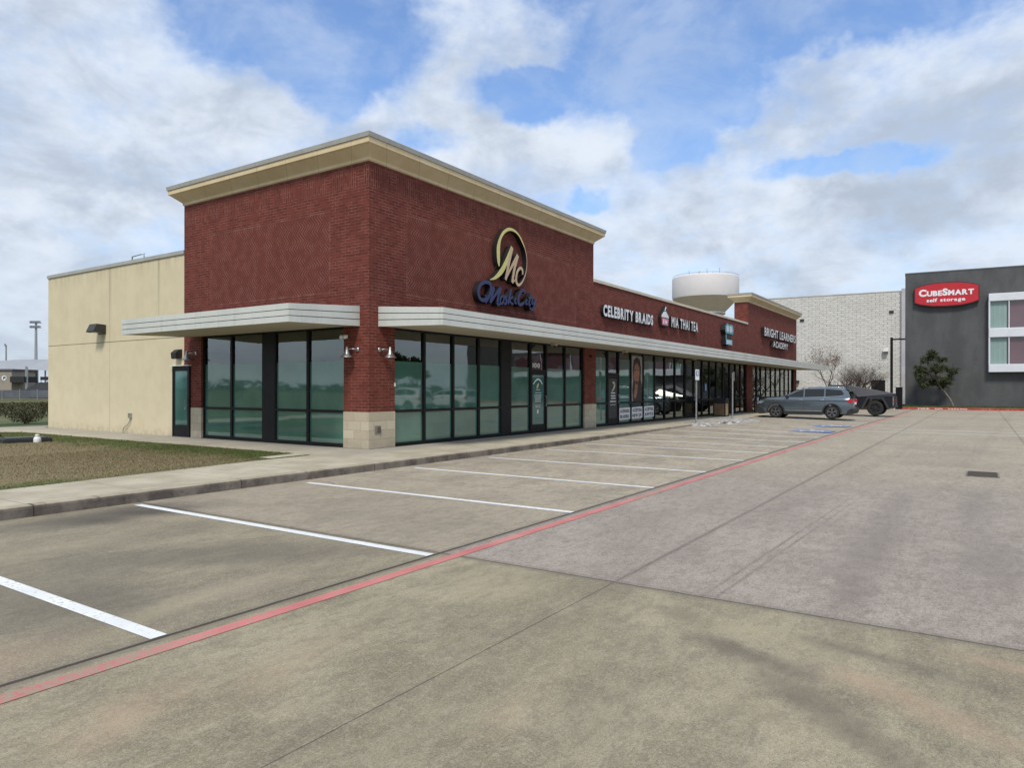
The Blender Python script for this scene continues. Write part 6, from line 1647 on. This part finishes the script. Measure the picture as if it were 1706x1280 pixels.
def clump_tree(name, x, y, z, label, pts, clumps, leafm, seed, n=420, ls=.075):
    """curved trunk with limbs reaching into separate leaf clumps"""
    rg = random.Random(seed); e = thing(name, (x, y, z), label, 'tree', world=False)
    b = MB(); tp = catmull(pts, 5); b.tube([p[:3] for p in tp], [p[3] for p in tp], 8)
    b.build('trunk', M['bark'], e, True)
    b = MB(); top = Vector(pts[-1][:3])
    for (cx, cy, cz, r) in clumps:
        c = Vector((cx, cy, cz)); mid_ = top.lerp(c, .5) + Vector((rg.gauss(0, .08), rg.gauss(0, .08), .1))
        b.tube([top, mid_, c], [.03, .02, .008], 5)
        for k in range(7):
            d = Vector((rg.gauss(0, 1), rg.gauss(0, 1), rg.gauss(.3, .8))).normalized() * r * rg.uniform(.7, 1.25)
            b.tube([c, c + d], [.009, .003], 3, caps=False)
    b.build('branches', M['bark'], e, False, fixn=False)
    b = MB()
    for (cx, cy, cz, r) in clumps:
        tw = [Vector((rg.gauss(0, 1), rg.gauss(0, 1), rg.gauss(0.1, .75))).normalized() * r * rg.uniform(.35, 1.2) for k in range(26)]
        for k in range(int(n * r / .5)):
            d = tw[rg.randrange(len(tw))] * rg.uniform(.35, 1.05) + Vector((rg.gauss(0, .06), rg.gauss(0, .06), rg.gauss(0, .05)))
            p = Vector((cx, cy, cz)) + d; s_ = ls * rg.uniform(.5, 1.2)
            n_ = Vector((rg.gauss(0, 1), rg.gauss(0, 1), rg.gauss(.4, 1))).normalized(); u = n_.orthogonal().normalized(); v = n_.cross(u)
            a = rg.uniform(0, 2 * pi); u, v = (u * cos(a) + v * sin(a)) * s_, (v * cos(a) - u * sin(a)) * s_ * .45
            i0 = len(b.v); b.v += [tuple(p - u), tuple(p + v), tuple(p + u), tuple(p - v)]; b.f.append((i0, i0 + 1, i0 + 2, i0 + 3)); b.mi.append(0)
    b.build('crown', M[leafm], e, fixn=False)
rgc = random.Random(77); cl = []
for k in range(26):
    t_ = rgc.random(); zz = 1.75 + 2.75 * t_
    wd_ = 1.45 * (1 - abs(t_ - .38) * 1.25) + .15
    cl.append((rgc.uniform(-.8, .8) * wd_ * .7, 1.45 - .1 * t_ + rgc.uniform(-1, 1) * wd_, zz, rgc.uniform(.30, .52)))
clump_tree('evergreen_tree', 56.3, -10.65, .16, 'small dark evergreen tree with leaning trunk before the grey wall',
           [(0, 0, -.1, .10), (.02, .18, .45, .08), (0, .55, 1.1, .065), (0, 1.0, 1.75, .055), (0, 1.3, 2.4, .04)], cl, 'leafdark', 5, 640, .08)

# hedge shrubs at the left edge
def shrub(x, y, z, w, h_, label, seed, group):
    rg = random.Random(seed)
    e = thing('hedge_shrub', (x, y, z), label, 'shrub', group, world=False)
    b = MB()
    for k in range(9):
        a = rg.uniform(0, 2 * pi); r = rg.uniform(.25, .8) * w * .45
        b.tube([(0, 0, -.05), (cos(a) * r * .3, sin(a) * r * .3, h_ * .3), (cos(a) * r, sin(a) * r, h_ * .75)], [.035, .025, .012], 5)
    b.build('stem', M['bark'], e, False)
    b = MB()
    for k in range(3600):
        z_ = rg.random() ** .55 * h_; f = .28 + .75 * min(1, (z_ / h_) * 1.35) ; f = min(1, f)
        a = rg.uniform(0, 2 * pi); r = sqrt(rg.random()) * w * .56 * f
        p = Vector((cos(a) * r, sin(a) * r * .75, max(.12, z_ + rg.gauss(0, .02)))); s_ = rg.uniform(.02, .045)
        n_ = Vector((rg.gauss(0, 1), rg.gauss(0, 1), rg.gauss(.3, 1))).normalized(); u = n_.orthogonal().normalized() * s_; v = n_.cross(u) * .6
        i0 = len(b.v); b.v += [tuple(p - u), tuple(p + v), tuple(p + u), tuple(p - v)]; b.f.append((i0, i0 + 1, i0 + 2, i0 + 3)); b.mi.append(0)
    b.build('foliage', M['hedge'], e, fixn=False)
hd = [(1.02, 21.3, 'hedge shrub nearest the end of the beige wall'), (3.1, 22.0, 'hedge shrub half hidden behind the beige wall end'), (-0.95, 20.9, 'clipped hedge shrub with visible stems left of the beige wall'), (-2.95, 20.6, 'clipped hedge shrub cut by the left edge of the photo')]
for i, (x, y, lab) in enumerate(hd): shrub(x, y, .1, 2.15, .93, lab, 30 + i, 'clipped hedge shrubs behind the lawn')
b = MB(); b.face([(-60, 18.6, .12), (40, 18.6, .12), (40, 26, .12), (-60, 26, .12)]); tag(b.build('verge', M['greenblade'], fixn=False), kind='structure')

# ------------------------------------------------------------------ far sports ground on the left
def floodpole(x, y, H_, n, lab, r=.22):
    e = thing('floodlight_pole', (x, y, 0), lab, 'floodlight', 'floodlight poles of the sports ground')
    b = MB(); b.tube([(x, y, 0), (x, y, H_)], [r, r * .6], 10); b.build('pole', M['signpost'], e)
    v = Vector((fwr[0], fwr[1], 0)); s_ = Vector((v.y, -v.x, 0))
    b = MB()
    for row in range(2 if n > 2 else 1):
        b.tube([Vector((x, y, H_ - row * .95)) - s_ * n * .22, Vector((x, y, H_ - row * .95)) + s_ * n * .22], .06, 5)
    b.build('crossbar', M['signpost'], e)
    for row in range(2 if n > 2 else 1):
        for k in range(n):
            p = Vector((x, y, H_ - row * .95)) + s_ * ((k - (n - 1) / 2) * .44) - v * .3
            b = MB(); b.box(p.x - .17, p.x + .17, p.y - .17, p.y + .17, p.z - .05, p.z + .4); b.build('lamp_head', M['steel'], e, bevel=.05)
fwr = (.832, .5547)
floodpole(51.5, 143.9, 14.6, 5, 'tall floodlight pole with two rows of lamps beside the beige wall', .34)
floodpole(56.9, 172, 11.3, 1, 'shorter floodlight pole with one lamp at the left edge', .24)
b = MB(); b.tube([(65.4, 177.2, 0), (65.4, 177.2, 8.6)], [.3, .22], 8)
tag(b.build('bare_pole', M['signpost']), 'thin bare pole just right of the tall floodlight', 'pole')
SV = Vector((.5547, -.832, 0)); FV = Vector((.832, .5547, 0))
def GP(base, r, f, z): p = Vector(base) + SV * r + FV * f; return (p.x, p.y, z)
def gbox(b, base, r0, r1, f0, f1, z0, z1, mi=0):
    i = len(b.v)
    for z in (z0, z1):
        for (r, f) in ((r0, f0), (r1, f0), (r1, f1), (r0, f1)): b.v.append(GP(base, r, f, z))
    for f in ((0, 3, 2, 1), (4, 5, 6, 7), (0, 1, 5, 4), (1, 2, 6, 5), (2, 3, 7, 6), (3, 0, 4, 7)): b.f.append(tuple(i + k for k in f)); b.mi.append(mi)
e = thing('press_box', (39, 127, 0), 'tan block building with a round white emblem at the far left', 'building')
PB = (38.41, 127.54, 0)
b = MB(); gbox(b, PB, -6, 3.0, 0, 6, 0, 4.6); b.build('wall', plain((.30, .265, .215), .1, .6, .8, name='tan_block'), e)
b = MB(); gbox(b, PB, -6.2, 3.3, -.2, 6.2, 4.603, 4.9); b.build('roof', plain((.10, .10, .11), .1, .6, .8, name='dark_roof_edge'), e)
b = MB(); gbox(b, PB, 3.0, 5.4, -.4, 3, 2.6, 3.6); b.build('balcony', M['blackmatte'], e)
b = MB(); gbox(b, PB, 5.3, 5.6, 0, .3, 0, 5.3); b.build('column', M['steel'], e)
b = MB(); i = 0
c_ = 1.75
pl_ = [(c_ + cos(a) * .42, 3.35 + sin(a) * .42) for a in [2 * pi * k / 20 for k in range(20)]]
b.prism(pl_, -.06, -.02, lambda u, v, w_: GP(PB, u, w_, v)); em = b.build('emblem', M['letterwhite'], e)
b = MB(); b.prism([(1.55, 3.15), (1.72, 3.15), (1.8, 3.4), (1.95, 3.15), (2.05, 3.55), (1.8, 3.6), (1.6, 3.55)], -.075, -.062, lambda u, v, w_: GP(PB, u, w_, v)); b.build('emblem_mark', M['navy'], em)
e = thing('grandstand_roof', (45, 135, 0), 'broad pale grey curved roof over the far stand', 'roof')
RB = (42.03, 140.14, 0)
b = MB(); n = 16
for k in range(n + 1):
    f = k / n; zz = 5.3 + 1.7 * (1 - (2 * f - .85) ** 2 * .75)
    for (ff, dz) in ((0, -1.5), (4, 0.1), (14, .5)): b.v.append(GP(RB, -6 + 26 * f, ff, zz + dz - (1.0 * (1 - f) if ff == 0 else 0)))
for k in range(n):
    for j in range(2): b.f.append((k * 3 + j, (k + 1) * 3 + j, (k + 1) * 3 + j + 1, k * 3 + j + 1)); b.mi.append(0)
b.build('roof_sheet', plain((.30, .32, .345), .08, .3, .5, name='grey_roof_sheet'), e, False)
b = MB()
for k in range(8): b.tube([GP(RB, -5 + k * 3.4, 3, 0), GP(RB, -5 + k * 3.4, 3, 6)], .14, 6)
b.build('column', M['steel'], e)
b = MB(); gbox(b, RB, 1, 26, 16, 17, 0, 4.6); b.build('rear_wall', plain((.50, .54, .58), .05, .3, .7, name='pale_rear_wall'), e)
e = thing('bleachers', (40, 117, 0), 'dark stepped bleachers with railings under the grey roof', 'bleachers')
BB = (38.03, 119.09, 0)
b = MB()
for k in range(6): gbox(b, BB, 1.2, 16, k * .8, k * .8 + .8, 0, 1.2 + k * .28)
b.build('seating', plain((.05, .052, .06), .2, .8, .7, name='dark_seating'), e)
b = MB()
for k in range(14): gbox(b, BB, 1.3 + k, 1.36 + k, 4.8, 4.86, 2.6, 3.6)
gbox(b, BB, 1.2, 16, 4.8, 4.86, 3.5, 3.58); gbox(b, BB, 1.2, 16, 4.8, 4.86, 3.0, 3.5)
b.build('railing', M['blackmatte'], e)
e = thing('mesh_fence', (31, 100, 0), 'low grey windscreen fence in front of the bleachers', 'fence')
FB = (29.46, 104.91, 0)
b = MB(); gbox(b, FB, -8, 16, 0, .03, .25, 1.35); b.build('windscreen_panel', plain((.10, .115, .135), .25, .5, .8, name='grey_mesh'), e)
b = MB()
for k in range(10): gbox(b, FB, -8 + k * 2.5, -7.93 + k * 2.5, -.05, -.0, 0, 1.5)
b.build('post', M['signpost'], e)
b = MB(); b.tube([GP(FB, -3, -12, .62), GP(FB, 4.2, -12, .68)], .10, 6); b.tube([GP(FB, -3, -12, .0), GP(FB, -3, -12, .62)], .05, 6); b.tube([GP(FB, 4.2, -12, .0), GP(FB, 4.2, -12, .68)], .05, 6)
tag(b.build('barrier_rail', M['white']), 'long white horizontal barrier rail on the far field', 'rail')
# distant tree line closing the horizon behind everything on the left
M['farwood'] = leafmat('far_wood', (.045, .06, .04), (.10, .115, .08))
b = MB(); rg = random.Random(21)
for k in range(12000):
    a = rg.uniform(radians(20), radians(330)); Rr = rg.uniform(320, 420)
    if 20 < math.degrees(a) < 60 and False: continue
    h_ = 3.2 + 2 * sin(a * 17) * sin(a * 5.3) + rg.uniform(0, 1.5)
    c0 = Vector((cos(a) * Rr, sin(a) * Rr, 0)); z = rg.uniform(0, h_); s_ = rg.uniform(.6, 1.3)
    n_ = Vector((-cos(a) + rg.gauss(0, .5), -sin(a) + rg.gauss(0, .5), rg.gauss(.2, .5))).normalized(); u = n_.orthogonal().normalized() * s_; v = n_.cross(u)
    c0.z = z; i0 = len(b.v); b.v += [tuple(c0 - u), tuple(c0 + v * .8), tuple(c0 + u), tuple(c0 - v * .8)]; b.f.append((i0, i0 + 1, i0 + 2, i0 + 3)); b.mi.append(0)
tag(b.build('far_woods', M['farwood'], fixn=False), 'low dark far-off woods on the horizon', 'woods', kind='stuff')

# ------------------------------------------------------------------ water tower
e = thing('water_tower', (233.65, 69.05, 0), 'pale round water tower with flared tank rising behind the brick parapet', 'water tower')
wt = plain((.66, .63, .63), .04, .06, .6, name='pale_tank_paint'); wt2 = plain((.72, .60, .50), .05, .06, .7, name='tan_tank_underside')
C3 = (233.65, 69.05, 0)
b = MB(); b.lathe([(0, 41.6), (5, 41.5), (10.6, 41.15), (11.3, 41.0), (11.5, 40.6), (11.5, 34.2), (11.4, 33.6)], 64, C3); b.build('tank', wt, e, True)
b = MB(); b.lathe([(11.35, 33.6), (11.0, 33.2), (6.6, 28.6)], 64, C3); b.build('tank_underside', wt2, e, True)
b = MB(); b.lathe([(6.6, 28.6), (6.9, 28.6), (6.9, 28.0), (6.3, 28.0)], 48, C3); b.build('ring_beam', wt, e, False)
b = MB(); b.lathe([(6.2, 28.0), (6.2, 0)], 48, C3); b.build('shaft', wt2, e, True)
for k in range(7):
    a = k * .9; r = 2 + k % 3; x_, y_ = C3[0] + cos(a) * r * 1.4, C3[1] + sin(a) * r * 1.4
    b = MB(); b.tube([(x_, y_, 41.8), (x_, y_, 43.4 + .3 * (k % 3))], .09, 5); b.build('antenna', M['signpost'], e)
b = MB(); b.tube([(C3[0] + cos(a) * 11.2, C3[1] + sin(a) * 11.2, 41.5) for a in [2 * pi * k / 40 for k in range(41)]], .06, 4); b.build('railing', M['signpost'], e)

# ------------------------------------------------------------------ across the lot, behind the viewer: what the shop glass reflects
suv('white SUV parked across the lot, left of the pair seen in the shop glass', (26.6, -23.0, 0), pi, 'carwhite', 'white cars across the lot', 'parked_car')
suv('white SUV parked across the lot, right of the pair seen in the shop glass', (31.8, -22.8, 0), pi, 'carwhite', 'white cars across the lot', 'parked_car')
proto = tree('shade_tree', 12, -46, 0, 'broad olive tree across the lot, first of the row seen in the glass', 'tree', 8.0, .8, 2.6, .16, 4, 3600, 'leafolive', .26, seed=12, group='trees across the lot')
rg = random.Random(5)
names = ['second', 'third', 'fourth', 'fifth', 'sixth', 'seventh', 'eighth', 'ninth', 'tenth']
for i, nm in enumerate(names):
    o = copy_tree(proto); o.location = (12 + (i + 1) * 8.5 + rg.uniform(-2, 2), -47 + rg.uniform(-5, 4), 0); o.rotation_euler = (0, 0, rg.uniform(0, 6)); s_ = rg.uniform(.7, 1.15); o.scale = (s_, s_, s_ * rg.uniform(.85, 1.1))
    tag(o, 'olive tree across the lot, %s of the row seen in the glass' % nm, 'tree', 'trees across the lot')
b = MB(); b.face([(-160, -140, .02), (160, -140, .02), (160, -38, .02), (-160, -38, .02)]); tag(b.build('far_verge', M['field'], fixn=False), kind='structure')
